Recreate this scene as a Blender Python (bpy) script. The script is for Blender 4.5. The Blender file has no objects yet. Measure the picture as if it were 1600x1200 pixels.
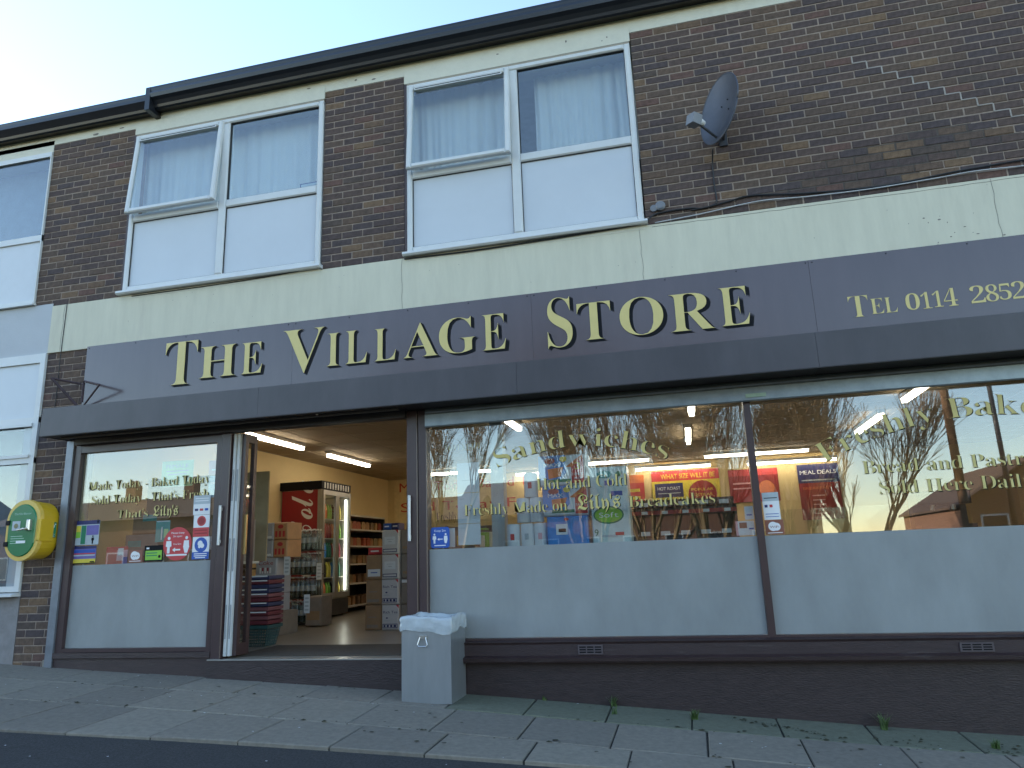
import bpy, math, random
from mathutils import Vector, Matrix
random.seed(7)
ORD = ('first', 'second', 'third', 'fourth', 'fifth', 'sixth', 'seventh', 'eighth', 'ninth', 'tenth', 'eleventh', 'twelfth', 'thirteenth')
TIER = ('bottom', 'second', 'middle', 'fourth', 'top')
TIER4 = ('bottom', 'second', 'third', 'top')
R = math.radians
scene = bpy.context.scene
col = scene.collection

# ------------------------------------------------------------------ camera
cam_d = bpy.data.cameras.new('camera')
cam_d.sensor_fit = 'HORIZONTAL'
cam_d.sensor_width = 36.0
cam_d.lens = 36.0 * 1135.94 / 1600
cam_d.clip_start = 0.05
cam_d.clip_end = 2000
cam = bpy.data.objects.new('camera', cam_d)
col.objects.link(cam)
rx, dn, fw = (Vector((0.97104, 0.23606, -0.03679)), Vector((-0.08957, 0.21693, -0.97207)), Vector((-0.22149, 0.94721, 0.23179)))
cam.matrix_world = Matrix(((rx.x, -dn.x, -fw.x, 3.3698), (rx.y, -dn.y, -fw.y, -6.2006), (rx.z, -dn.z, -fw.z, 1.1291), (0, 0, 0, 1)))
scene.camera = cam

# ------------------------------------------------------------------ sky, sun, exposure
SUN_EL, SUN_AZ = R(19), R(-80)          # behind the shop, to the left
world = bpy.data.worlds.new('World')
scene.world = world
world.use_nodes = True
wn = world.node_tree
sky = wn.nodes.new('ShaderNodeTexSky')
sky.sky_type = 'NISHITA'
sky.sun_disc = False
sky.sun_elevation = SUN_EL
sky.sun_rotation = SUN_AZ
sky.air_density = 1.0
sky.dust_density = .12
sky.ozone_density = 1.0
wn.links.new(sky.outputs[0], wn.nodes['Background'].inputs[0])
wn.nodes['Background'].inputs[1].default_value = 0.12
sun_d = bpy.data.lights.new('sun', 'SUN')
sun_d.energy = 3.0
sun_d.angle = R(0.5)
sun_d.color = (1.0, 0.86, 0.68)
sun = bpy.data.objects.new('sun', sun_d)
col.objects.link(sun)
sd = Vector((math.sin(SUN_AZ) * math.cos(SUN_EL), math.cos(SUN_AZ) * math.cos(SUN_EL), math.sin(SUN_EL)))
sun.rotation_euler = sd.to_track_quat('Z', 'Y').to_euler()
sun.location = sd * 60
vs = scene.view_settings
vs.view_transform = 'Standard'
vs.look = 'None'
vs.exposure = 2.2
vs.gamma = 1.0
scene.cycles.use_denoising = True
scene.cycles.max_bounces = 8
scene.cycles.transparent_max_bounces = 16
scene.cycles.caustics_reflective = False
scene.cycles.caustics_refractive = False
scene.cycles.sample_clamp_indirect = 6.0

# ------------------------------------------------------------------ materials
MATS = {}
def mat(name, c=(.5, .5, .5), rough=.6, var=.12, scale=9., bump=0., bscale=60., metal=0., spec=.5, c2=None, stretch=None, coat=0., blotch=0., bcol=None, trans=0.):
    """Principled material: base colour broken up by two noises, optional second colour patches and fine relief."""
    if name in MATS:
        return MATS[name]
    m = bpy.data.materials.new(name)
    m.use_nodes = True
    nt = m.node_tree
    N, L = nt.nodes, nt.links
    b = N['Principled BSDF']
    b.inputs['Roughness'].default_value = rough
    b.inputs['Metallic'].default_value = metal
    b.inputs['Specular IOR Level'].default_value = spec
    b.inputs['Coat Weight'].default_value = coat
    if trans:
        b.inputs['Transmission Weight'].default_value = trans
    tc = N.new('ShaderNodeTexCoord')
    vec = tc.outputs['Object']
    if stretch:
        mp = N.new('ShaderNodeMapping')
        mp.inputs['Scale'].default_value = stretch
        L.new(vec, mp.inputs['Vector'])
        vec = mp.outputs[0]
    n1 = N.new('ShaderNodeTexNoise')
    n1.inputs['Scale'].default_value = scale
    n1.inputs['Detail'].default_value = 6
    n1.inputs['Roughness'].default_value = .65
    L.new(vec, n1.inputs['Vector'])
    rp = N.new('ShaderNodeValToRGB')
    rp.color_ramp.elements[0].position = .3
    rp.color_ramp.elements[1].position = .72
    c2 = c2 or tuple(min(1, x * (1 + var)) for x in c)
    rp.color_ramp.elements[0].color = (*[x * (1 - var) for x in c], 1)
    rp.color_ramp.elements[1].color = (*c2, 1)
    L.new(n1.outputs['Fac'], rp.inputs['Fac'])
    out = rp.outputs['Color']
    if blotch:
        n3 = N.new('ShaderNodeTexNoise')
        n3.inputs['Scale'].default_value = scale * .35
        n3.inputs['Detail'].default_value = 9
        n3.inputs['Roughness'].default_value = .75
        L.new(vec, n3.inputs['Vector'])
        r3 = N.new('ShaderNodeValToRGB')
        r3.color_ramp.elements[0].position = .58
        r3.color_ramp.elements[1].position = .72
        r3.color_ramp.elements[0].color = (0, 0, 0, 1)
        r3.color_ramp.elements[1].color = (blotch, blotch, blotch, 1)
        L.new(n3.outputs['Fac'], r3.inputs['Fac'])
        mx = N.new('ShaderNodeMix')
        mx.data_type = 'RGBA'
        L.new(r3.outputs['Color'], mx.inputs[0])
        L.new(out, mx.inputs[6])
        mx.inputs[7].default_value = (*(bcol or (.2, .2, .18)), 1)
        out = mx.outputs[2]
    L.new(out, b.inputs['Base Color'])
    if bump:
        n2 = N.new('ShaderNodeTexNoise')
        n2.inputs['Scale'].default_value = bscale
        n2.inputs['Detail'].default_value = 4
        L.new(vec, n2.inputs['Vector'])
        bp = N.new('ShaderNodeBump')
        bp.inputs['Strength'].default_value = bump
        bp.inputs['Distance'].default_value = .01
        L.new(n2.outputs['Fac'], bp.inputs['Height'])
        L.new(bp.outputs[0], b.inputs['Normal'])
    MATS[name] = m
    return m

def glass(name, tint=(.9, .95, .94), f0=.07, rough=0.0):
    """Window glass: clear with Schlick reflection, the same for every ray."""
    m = bpy.data.materials.new(name)
    m.use_nodes = True
    nt = m.node_tree
    N, L = nt.nodes, nt.links
    N.remove(N['Principled BSDF'])
    tr = N.new('ShaderNodeBsdfTransparent')
    tr.inputs[0].default_value = (*tint, 1)
    gl = N.new('ShaderNodeBsdfGlossy')
    gl.inputs['Roughness'].default_value = rough
    ge = N.new('ShaderNodeNewGeometry')
    dt = N.new('ShaderNodeVectorMath'); dt.operation = 'DOT_PRODUCT'
    L.new(ge.outputs['Incoming'], dt.inputs[0]); L.new(ge.outputs['Normal'], dt.inputs[1])
    ab = N.new('ShaderNodeMath'); ab.operation = 'ABSOLUTE'; L.new(dt.outputs['Value'], ab.inputs[0])
    om = N.new('ShaderNodeMath'); om.operation = 'SUBTRACT'; om.inputs[0].default_value = 1; L.new(ab.outputs[0], om.inputs[1])
    pw = N.new('ShaderNodeMath'); pw.operation = 'POWER'; pw.inputs[1].default_value = 5; L.new(om.outputs[0], pw.inputs[0])
    ma = N.new('ShaderNodeMath'); ma.operation = 'MULTIPLY_ADD'; ma.inputs[1].default_value = 1 - f0; ma.inputs[2].default_value = f0; L.new(pw.outputs[0], ma.inputs[0])
    mx = N.new('ShaderNodeMixShader')
    L.new(ma.outputs[0], mx.inputs[0]); L.new(tr.outputs[0], mx.inputs[1]); L.new(gl.outputs[0], mx.inputs[2])
    L.new(mx.outputs[0], N['Material Output'].inputs[0])
    MATS[name] = m
    return m

def emit(name, c, s):
    m = bpy.data.materials.new(name)
    m.use_nodes = True
    b = m.node_tree.nodes['Principled BSDF']
    b.inputs['Base Color'].default_value = (.9, .9, .9, 1)
    b.inputs['Emission Color'].default_value = (*c, 1)
    b.inputs['Emission Strength'].default_value = s
    MATS[name] = m
    return m

M = mat
BR = [M('brick_%d' % i, c, rough=.85, var=.3, scale=22, bump=.5, bscale=90, spec=.25, blotch=.35, bcol=bc) for i, (c, bc) in enumerate([
    ((.100, .070, .060), (.13, .105, .09)), ((.084, .061, .057), (.11, .09, .085)), ((.110, .077, .060), (.08, .06, .052)),
    ((.124, .084, .062), (.09, .066, .054)), ((.080, .062, .062), (.105, .088, .084)), ((.142, .094, .064), (.10, .072, .058)),
    ((.172, .112, .070), (.125, .083, .06)), ((.128, .076, .062), (.095, .07, .062)), ((.092, .069, .058), (.14, .125, .11))])]
BRW = [20, 20, 18, 11, 14, 6, 3, 4, 6]
MORTAR = M('mortar', (.30, .235, .19), rough=.95, var=.25, scale=14, bump=.4, bscale=120, spec=.1, blotch=.5, bcol=(.18, .15, .135))
MORTAR_W = M('fresh_mortar', (.36, .32, .285), rough=.95, var=.15, spec=.1)
CREAM = M('cream_paint', (.62, .59, .46), rough=.7, var=.07, scale=3, bump=.25, bscale=14, spec=.3, blotch=.4, bcol=(.47, .43, .35), stretch=(2.6, 1, .45))
CREAM2 = M('flaking_cream_paint', (.62, .60, .5), rough=.7, var=.06, scale=4, bump=.4, bscale=18, spec=.3, blotch=.4, bcol=(.45, .41, .35))
FLAKE = M('bare_render', (.2, .18, .16), rough=.95, var=.3)
NWHITE = M('neighbour_render', (.46, .48, .50), rough=.7, var=.05, scale=3, bump=.15, blotch=.3, bcol=(.42, .43, .42))
UPVC = M('white_upvc', (.62, .63, .62), rough=.35, var=.05, scale=5, spec=.5, blotch=.12, bcol=(.5, .5, .46))
PANEL = M('white_panel', (.56, .59, .62), rough=.3, var=.03, scale=2)
GASKET = M('black_gasket', (.03, .03, .03), rough=.6)
BROWNW = M('brown_stained_timber', (.055, .032, .03), rough=.45, var=.35, scale=7, stretch=(1, 1, 22), bump=.15, bscale=20)
BROWNA = M('brown_aluminium', (.055, .032, .033), rough=.32, var=.12, scale=5, spec=.6)
FASCIA = M('brown_sign_panel', (.085, .060, .066), rough=.2, var=.12, scale=1.4, stretch=(2, 1, .4), spec=.75, blotch=.3, bcol=(.10, .072, .074))
CANOPY = M('weathered_brown_housing', (.064, .056, .060), rough=.42, var=.2, scale=3, stretch=(1, 1, .35), spec=.5, blotch=.45, bcol=(.09, .085, .087))
SOFFIT = M('dark_soffit', (.025, .022, .024), rough=.5, var=.2)
PLINTH = M('maroon_painted_plinth', (.036, .023, .023), rough=.5, var=.3, scale=10, stretch=(1, 1, 4), bump=.35, bscale=30, blotch=.35, bcol=(.052, .04, .04))
SILLW = M('worn_maroon_timber', (.038, .020, .019), rough=.5, var=.3, scale=7, stretch=(1, 1, 14), bump=.45, bscale=26, blotch=.5, bcol=(.13, .11, .1))
GUTTER = M('black_gutter_plastic', (.012, .014, .019), rough=.28, var=.2, scale=4, spec=.5)
GALV = M('galvanised_rail', (.24, .28, .30), rough=.35, metal=.6, var=.15, scale=9, blotch=.2, bcol=(.2, .22, .23))
GUIDE = M('grey_shutter_guide', (.2, .22, .25), rough=.4, metal=.5, var=.15)
STEEL = M('brushed_steel', (.6, .6, .58), rough=.3, metal=.9, var=.1, stretch=(1, 1, 12))
BINM = M('bin_steel', (.40, .43, .45), rough=.36, metal=.75, var=.08, scale=4, stretch=(3, 3, .6), blotch=.3, bcol=(.3, .31, .32), bump=.05, bscale=6)
LINER = M('bin_bag_plastic', (.6, .65, .67), rough=.25, var=.08, spec=.6, bump=.5, bscale=16, trans=.25)
GOLD = M('gold_vinyl', (.66, .53, .2), rough=.4, var=.05)
GOLDW = M('gold_window_vinyl', (.64, .53, .19), rough=.45, var=.06)
BLACK = M('black_vinyl', (.008, .008, .01), rough=.6, var=.1, spec=.15)
DISH = M('grey_dish_mesh', (.07, .075, .09), rough=.45, metal=.3, var=.1, scale=20)
DISHD = M('dark_bracket_steel', (.04, .042, .05), rough=.5, var=.2)
LNB = M('grey_plastic', (.17, .18, .2), rough=.5)
WHITEP = M('white_plastic', (.75, .75, .74), rough=.4, var=.04)
CABLE = M('black_cable', (.015, .015, .016), rough=.5)
CABLEW = M('grey_white_cable', (.5, .5, .5), rough=.5)
IRON = M('rusty_purple_iron', (.05, .03, .035), rough=.7, var=.4, scale=30, blotch=.4, bcol=(.1, .05, .04))
YELLOW = M('yellow_cabinet_plastic', (.66, .42, .02), rough=.32, var=.05)
GREEN = M('green_cabinet_door', (.01, .17, .06), rough=.25, var=.05)
GREENS = M('green_sticker', (.01, .20, .10), rough=.4)
WHITE = M('white_print', (.8, .8, .79), rough=.5, var=.02)
GREYT = M('pale_grey_print', (.45, .5, .52), rough=.5)
RED = M('red_print', (.55, .045, .05), rough=.4, var=.05)
DRED = M('dark_red_print', (.3, .015, .02), rough=.35, var=.05)
ORANGE = M('orange_print', (.75, .2, .06), rough=.45)
BLUE = M('blue_print', (.02, .09, .40), rough=.4, var=.05)
MBLUE = M('mid_blue_film', (.05, .25, .62), rough=.22, var=.2, scale=12, bump=.4, bscale=18)
NAVY = M('navy_print', (.02, .025, .12), rough=.4)
PURPLE = M('purple_print', (.16, .13, .38), rough=.4)
YELP = M('yellow_print', (.72, .58, .06), rough=.45)
LIME = M('lime_print', (.25, .55, .05), rough=.45)
LGREEN = M('pale_green_paper', (.45, .75, .35), rough=.6)
PINK = M('pink_paper', (.8, .42, .45), rough=.6)
TEAL = M('teal_print', (.08, .36, .33), rough=.5)
BROWNP = M('brown_print', (.25, .09, .055), rough=.5)
PAPER = M('white_paper', (.72, .76, .78), rough=.7, var=.04)
CARD = M('brown_cardboard', (.34, .22, .12), rough=.85, var=.12, scale=6)
CARDG = M('greyed_cardboard', (.27, .23, .19), rough=.85, var=.12)
WBOX = M('white_carton', (.62, .62, .62), rough=.6, var=.05)
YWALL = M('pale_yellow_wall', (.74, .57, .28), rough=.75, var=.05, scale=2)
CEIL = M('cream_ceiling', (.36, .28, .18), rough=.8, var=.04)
LINO = M('grey_shop_floor', (.26, .24, .2), rough=.28, var=.12, scale=4, blotch=.2, bcol=(.2, .18, .15))
MATF = M('dark_door_mat', (.07, .06, .045), rough=.95, var=.3, scale=40, bump=.4)
ROOM = M('room_plaster', (.55, .55, .53), rough=.8)
CURTAIN = M('net_curtain_cloth', (.9, .92, .9), rough=.8, var=.04, scale=6)
COKER = M('red_fridge_panel', (.30, .012, .022), rough=.35, var=.06)
FRIDGEM = M('fridge_grey_metal', (.33, .33, .31), rough=.35, metal=.5, var=.08)
DARKM = M('dark_shelf_metal', (.03, .03, .032), rough=.5)
SHELFM = M('beige_shelf_metal', (.5, .46, .38), rough=.5)
SLAB = [M('paving_slab_%d' % i, c, rough=.9, var=.16, scale=24, bump=.5, bscale=220, spec=.2, blotch=.4, bcol=bc) for i, (c, bc) in enumerate([
    ((.225, .204, .168), (.165, .15, .124)), ((.198, .18, .15), (.14, .128, .106)), ((.245, .223, .182), (.175, .16, .132)), ((.155, .162, .118), (.105, .116, .075))])]
JOINT = M('dark_joint_dirt', (.035, .034, .028), rough=1, var=.4, scale=30, blotch=.5, bcol=(.04, .055, .025))
ASPHALT = M('asphalt', (.052, .053, .054), rough=.88, var=.45, scale=70, bump=.8, bscale=200, spec=.25, blotch=.3, bcol=(.085, .085, .085))
GRASS = M('weed_leaf', (.075, .13, .03), rough=.6, var=.35)
MOSS = M('dirt_and_moss', (.035, .036, .02), rough=1, var=.5, scale=40)
BARK = M('pale_bark', (.25, .18, .10), rough=.9, var=.3, scale=12)
TWIG = M('twig_bark', (.22, .145, .075), rough=.9, var=.3, scale=3)
OPPB = M('opposite_brick', (.24, .125, .08), rough=.9, var=.25, scale=8)
OPPR = M('opposite_roof_tile', (.12, .075, .055), rough=.9, var=.3, scale=6)
VERGE = M('verge_grass', (.06, .09, .03), rough=1, var=.4, scale=10)
WOODP = M('pole_timber', (.2, .11, .06), rough=.9, var=.3, stretch=(8, 8, .5))
FROST = None
GL_UP = glass('upper_window_glass', (.93, .97, .98), .12)
GL_SHOP = glass('shop_window_glass', (.92, .95, .95), .15)
GL_IN = glass('inner_glass', (.94, .97, .97), .04)
PET = glass('clear_bottle_plastic', (.62, .72, .74), .12, .15)
TUBE = emit('fluorescent_tube', (1.0, .87, .68), 3.4)
LED = emit('fridge_led_strip', (1.0, .97, .85), 2.0)

def frosted():
    m = bpy.data.materials.new('frosted_window_film')
    m.use_nodes = True
    nt = m.node_tree
    N, L = nt.nodes, nt.links
    b = N['Principled BSDF']
    b.inputs['Base Color'].default_value = (.33, .355, .36, 1)
    b.inputs['Roughness'].default_value = .5
    b.inputs['Specular IOR Level'].default_value = .6
    tc = N.new('ShaderNodeTexCoord')
    mp = N.new('ShaderNodeMapping'); mp.inputs['Scale'].default_value = (1.6, 1, .7); L.new(tc.outputs['Object'], mp.inputs['Vector'])
    nz = N.new('ShaderNodeTexNoise'); nz.inputs['Scale'].default_value = 2.2; nz.inputs['Detail'].default_value = 8; nz.inputs['Roughness'].default_value = .6; L.new(mp.outputs[0], nz.inputs['Vector'])
    rp = N.new('ShaderNodeValToRGB')
    rp.color_ramp.elements[0].position = .3; rp.color_ramp.elements[1].position = .7
    rp.color_ramp.elements[0].color = (.29, .305, .30, 1); rp.color_ramp.elements[1].color = (.38, .40, .395, 1)
    L.new(nz.outputs['Fac'], rp.inputs['Fac']); L.new(rp.outputs['Color'], b.inputs['Base Color'])
    tl = N.new('ShaderNodeBsdfTranslucent')
    tl.inputs[0].default_value = (.4, .42, .42, 1)
    mx = N.new('ShaderNodeMixShader')
    mx.inputs[0].default_value = .2
    L.new(b.outputs[0], mx.inputs[1]); L.new(tl.outputs[0], mx.inputs[2])
    L.new(mx.outputs[0], N['Material Output'].inputs[0])
    return m
FROST = frosted()
def cloth_translucent(m):
    nt = m.node_tree
    N, L = nt.nodes, nt.links
    b = N['Principled BSDF']
    tl = N.new('ShaderNodeBsdfTranslucent'); tl.inputs[0].default_value = (.8, .84, .84, 1)
    mx = N.new('ShaderNodeMixShader'); mx.inputs[0].default_value = .35
    L.new(b.outputs[0], mx.inputs[1]); L.new(tl.outputs[0], mx.inputs[2]); L.new(mx.outputs[0], N['Material Output'].inputs[0])
cloth_translucent(CURTAIN)

# ------------------------------------------------------------------ mesh helpers
class MB:
    """Collects faces; build() links them as ONE mesh object under parent."""
    def __init__(s):
        s.v, s.f, s.mi = [], [], []
    def add(s, vs, fs, mi=0):
        o = len(s.v)
        s.v += [tuple(v) for v in vs]
        s.f += [tuple(i + o for i in f) for f in fs]
        s.mi += [mi] * len(fs)
        return s
    def box(s, x0, x1, y0, y1, z0, z1, mi=0):
        v = [(x0, y0, z0), (x1, y0, z0), (x1, y1, z0), (x0, y1, z0), (x0, y0, z1), (x1, y0, z1), (x1, y1, z1), (x0, y1, z1)]
        return s.add(v, [(0, 3, 2, 1), (4, 5, 6, 7), (0, 1, 5, 4), (1, 2, 6, 5), (2, 3, 7, 6), (3, 0, 4, 7)], mi)
    def cbox(s, x0, x1, y0, y1, z0, z1, c=.008, mi=0):
        """box whose front (low y) edges are chamfered"""
        v = [(x0, y0 + c, z0), (x1, y0 + c, z0), (x1, y0 + c, z1), (x0, y0 + c, z1), (x0 + c, y0, z0 + c), (x1 - c, y0, z0 + c), (x1 - c, y0, z1 - c), (x0 + c, y0, z1 - c),
             (x0, y1, z0), (x1, y1, z0), (x1, y1, z1), (x0, y1, z1)]
        return s.add(v, [(4, 5, 6, 7), (0, 1, 5, 4), (1, 2, 6, 5), (2, 3, 7, 6), (3, 0, 4, 7), (0, 8, 9, 1), (1, 9, 10, 2), (2, 10, 11, 3), (3, 11, 8, 0), (8, 11, 10, 9)], mi)
    def tube(s, pts, r, n=8, mi=0, cap=True):
        pts = [Vector(p) for p in pts]
        rs = r if isinstance(r, (list, tuple)) else [r] * len(pts)
        rings = []
        pn = None
        for i, p in enumerate(pts):
            d = (pts[min(i + 1, len(pts) - 1)] - pts[max(i - 1, 0)]).normalized()
            if pn is None:
                a = Vector((0, 0, 1)) if abs(d.z) < .9 else Vector((1, 0, 0))
                pn = d.cross(a).normalized()
            pn = (pn - d * pn.dot(d)).normalized()
            b = d.cross(pn)
            rings.append([p + (pn * math.cos(2 * math.pi * k / n) + b * math.sin(2 * math.pi * k / n)) * rs[i] for k in range(n)])
        vs = [v for g in rings for v in g]
        fs = [(i * n + k, i * n + (k + 1) % n, (i + 1) * n + (k + 1) % n, (i + 1) * n + k) for i in range(len(pts) - 1) for k in range(n)]
        if cap:
            fs += [tuple(range(n - 1, -1, -1)), tuple((len(pts) - 1) * n + k for k in range(n))]
        return s.add(vs, fs, mi)
    def lathe(s, prof, cx, cy, z0, n=10, mi=0):
        vs = [(cx + r * math.cos(2 * math.pi * k / n), cy + r * math.sin(2 * math.pi * k / n), z0 + z) for r, z in prof for k in range(n)]
        fs = [(i * n + k, i * n + (k + 1) % n, (i + 1) * n + (k + 1) % n, (i + 1) * n + k) for i in range(len(prof) - 1) for k in range(n)]
        fs += [tuple(range(n - 1, -1, -1)), tuple((len(prof) - 1) * n + k for k in range(n))]
        return s.add(vs, fs, mi)
    def prism(s, poly, y0, y1, mi=0):
        """poly in (x, z), extruded from y0 to y1"""
        n = len(poly)
        vs = [(x, y0, z) for x, z in poly] + [(x, y1, z) for x, z in poly]
        fs = [tuple(range(n)), tuple(range(2 * n - 1, n - 1, -1))] + [(k + n, (k + 1) % n + n, (k + 1) % n, k) for k in range(n)]
        return s.add(vs, fs, mi)
    def profx(s, prof, x0, x1, mi=0):
        """prof in (y, z), extruded along x"""
        n = len(prof)
        vs = [(x0, y, z) for y, z in prof] + [(x1, y, z) for y, z in prof]
        fs = [tuple(range(n)), tuple(range(2 * n - 1, n - 1, -1))] + [(k + n, (k + 1) % n + n, (k + 1) % n, k) for k in range(n)]
        return s.add(vs, fs, mi)
    def xf(s, m):
        s.v = [tuple(m @ Vector(v)) for v in s.v]
        return s
    def mesh(s, name, mats, off=(0, 0, 0), smooth=False):
        me = bpy.data.meshes.new(name)
        me.from_pydata([(v[0] - off[0], v[1] - off[1], v[2] - off[2]) for v in s.v], [], s.f)
        for m in (mats if isinstance(mats, (list, tuple)) else [mats]):
            me.materials.append(m)
        if any(s.mi):
            me.polygons.foreach_set('material_index', s.mi)
        if smooth:
            me.polygons.foreach_set('use_smooth', [True] * len(me.polygons))
        me.update()
        return me
    def build(s, name, mats, parent=None, smooth=False):
        off = base(parent)
        o = bpy.data.objects.new(name, s.mesh(name, mats, off, smooth))
        col.objects.link(o)
        if parent:
            o.parent = parent
        return o

def base(o):
    v = Vector((0, 0, 0))
    while o:
        v += o.location
        o = o.parent
    return v
def tag(o, label=None, cat=None, group=None, kind=None):
    for k, v in (('label', label), ('category', cat), ('group', group), ('kind', kind)):
        if v:
            o[k] = v
    return o
def thing(name, loc, label, cat, group=None):
    o = bpy.data.objects.new(name, None)
    o.empty_display_size = .1
    o.location = loc
    col.objects.link(o)
    return tag(o, label, cat, group)
def struct(name, mb, m, parent=None):
    return tag(mb.build(name, m, parent), kind='structure')
def copy_tree(o, parent=None):
    c = o.copy()
    col.objects.link(c)
    if parent:
        c.parent = parent
    for ch in list(o.children):
        copy_tree(ch, c)
    return c

# ------------------------------------------------------------------ lettering: glyph outlines turned to meshes once
GLY = {}
OFFS = {'serif': 0x1D400, 'sign': 0x1D400, 'tel': 0x1D400, 'frak': 0x1D56C, 'scr': 0x1D4D0}
def uni(ch, st):
    if st in OFFS and ch.isascii() and ch.isalpha():
        return chr(OFFS[st] + (ord(ch) - 65 if ch.isupper() else ord(ch) - 97 + 26))
    if st in ('serif', 'sign', 'tel') and ch.isdigit():
        return chr(0x1D7CE + int(ch))
    return ch
def load_glyphs(sets):
    obs = []
    for st, (chars, off) in sets.items():
        for ch in sorted(set(chars) - {' '}):
            cu = bpy.data.curves.new('glyph', 'FONT')
            cu.body = uni(ch, st)
            cu.size = 1
            cu.resolution_u = 4
            cu.offset = off
            ob = bpy.data.objects.new('glyph', cu)
            col.objects.link(ob)
            obs.append((st, ch, ob, cu))
    dg = bpy.context.evaluated_depsgraph_get()
    for st, ch, ob, cu in obs:
        me = bpy.data.meshes.new_from_object(ob.evaluated_get(dg))
        GLY[st, ch] = ([(v.co.x, v.co.y) for v in me.vertices], [tuple(p.vertices) for p in me.polygons])
        bpy.data.meshes.remove(me)
    for st, ch, ob, cu in obs:
        bpy.data.objects.remove(ob)
        bpy.data.curves.remove(cu)
load_glyphs({'serif': ("THEVILAGSORTEL0114285'-Sandwiches HotandColdFreshlyMadeonBreadcakesBakedBreadandPastriesSoldHereDailyMadeTodayThatsFreshWELCOMETOTHEVILLAGESTORE", -.021),
             'sign': ('THEVILAGSOR', -.013), 'tel': ('TEL0114285', -.014), 'frak': ("Lily's", -.004), 'scr': ('Coca-Cola', 0.0),
             'sans': ("CokeRichTeaMAXFAMILYPACK39SofWWHATSIZEWILLITBEHOTROASTPOPULAREXTRASMEALDEALSBREAKFASTMadeTodaySoldFreshBakedFEMALEPleasekeep2mapart/WiFiKeepDefibrillator'KITCHEN-", 0.0)})
def glyph(mb, st, ch, fn, mi=0):
    vs, fs = GLY[st, ch]
    mb.add([fn(x, y) for x, y in vs], fs, mi)
def ext(st, ch):
    xs = [v[0] for v in GLY[st, ch][0]]
    return (min(xs), max(xs)) if xs else (0, .2)
def text(mb, s, x, y, z, size, st='sans', width=None, mi=0, gap=.055, normal='-y', arc=None, mirror=False, word=None):
    """Writes s from x along +x in the plane y; arc=(cx, cz, radius) bends it; mirror writes it as seen from behind."""
    pos, p, wi = [], 0, 0
    for ch in s:
        if ch == ' ':
            p += .28
            wi += 1
            continue
        a, b = ext(st, ch)
        if word is None or word == wi:
            pos.append((ch, p - a))
        p += b - a + gap
    total = p - gap
    k = (width / (total * size)) if width else 1
    for ch, o in pos:
        if arc:
            cx, cz, rad = arc
            a, b = ext(st, ch)
            mid = (o + (a + b) / 2) * size * k
            th = (x + mid - cx) / rad
            fn = lambda gx, gy, o=o, th=th, mid=mid: (cx + math.sin(th) * (rad + gy * size) + math.cos(th) * ((gx + o) * size * k - mid), y, cz + math.cos(th) * (rad + gy * size) - math.sin(th) * ((gx + o) * size * k - mid))
        elif mirror:
            fn = lambda gx, gy, o=o: (x + total * size * k - (gx + o) * size * k, y, z + gy * size)
        elif normal == '+x':
            fn = lambda gx, gy, o=o: (x, y + (gx + o) * size * k, z + gy * size)
        else:
            fn = lambda gx, gy, o=o: (x + (gx + o) * size * k, y, z + gy * size)
        glyph(mb, st, ch, fn, mi)
    return mb

# ================================================================== THE SETTING
def gz(x, y):
    """the pavement falls to the right and slightly towards the road"""
    return .115 - .0575 * x + .028 * y + (.012 * math.sin(x * .8 + 1))
def patch(x0, x1, y0, y1, nx, ny, dz, f=gz):
    mb = MB()
    vs = [(x0 + (x1 - x0) * i / nx, y0 + (y1 - y0) * j / ny) for j in range(ny + 1) for i in range(nx + 1)]
    mb.add([(x, y, f(x, y) + dz) for x, y in vs], [(j * (nx + 1) + i, j * (nx + 1) + i + 1, (j + 1) * (nx + 1) + i + 1, (j + 1) * (nx + 1) + i) for j in range(ny) for i in range(nx)])
    return mb
struct('ground', patch(-400, 400, -400, 400, 8, 8, -1.2, lambda x, y: -.03 * x * (abs(x) < 60)), VERGE)
def roadz(x, y):
    return gz(x, min(y, -1.5)) - .025
struct('road', patch(-40, 40, -13, -1.1, 80, 10, 0, lambda x, y: gz(x, -1.62) - .022 + .012 * min(0, y + 1.62)), ASPHALT)
struct('opposite_verge', patch(-60, 60, -60, -13, 60, 4, 0, lambda x, y: -.02 * x - .15), VERGE)
def edge(x):
    return -1.765 + .088 * max(-4, min(6, x))
pv = MB()
pv.add([v for k in range(61) for x in (-9 + .35 * k,) for v in ((x, edge(x) + .004, gz(x, edge(x)) - .06), (x, edge(x) + .004, gz(x, edge(x)) - .012), (x, .3, gz(x, .3) - .012))], [f for k in range(60) for f in ((3 * k, 3 * k + 3, 3 * k + 4, 3 * k + 1), (3 * k + 1, 3 * k + 4, 3 * k + 5, 3 * k + 2))])
pavement = struct('pavement', pv, JOINT)
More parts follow.
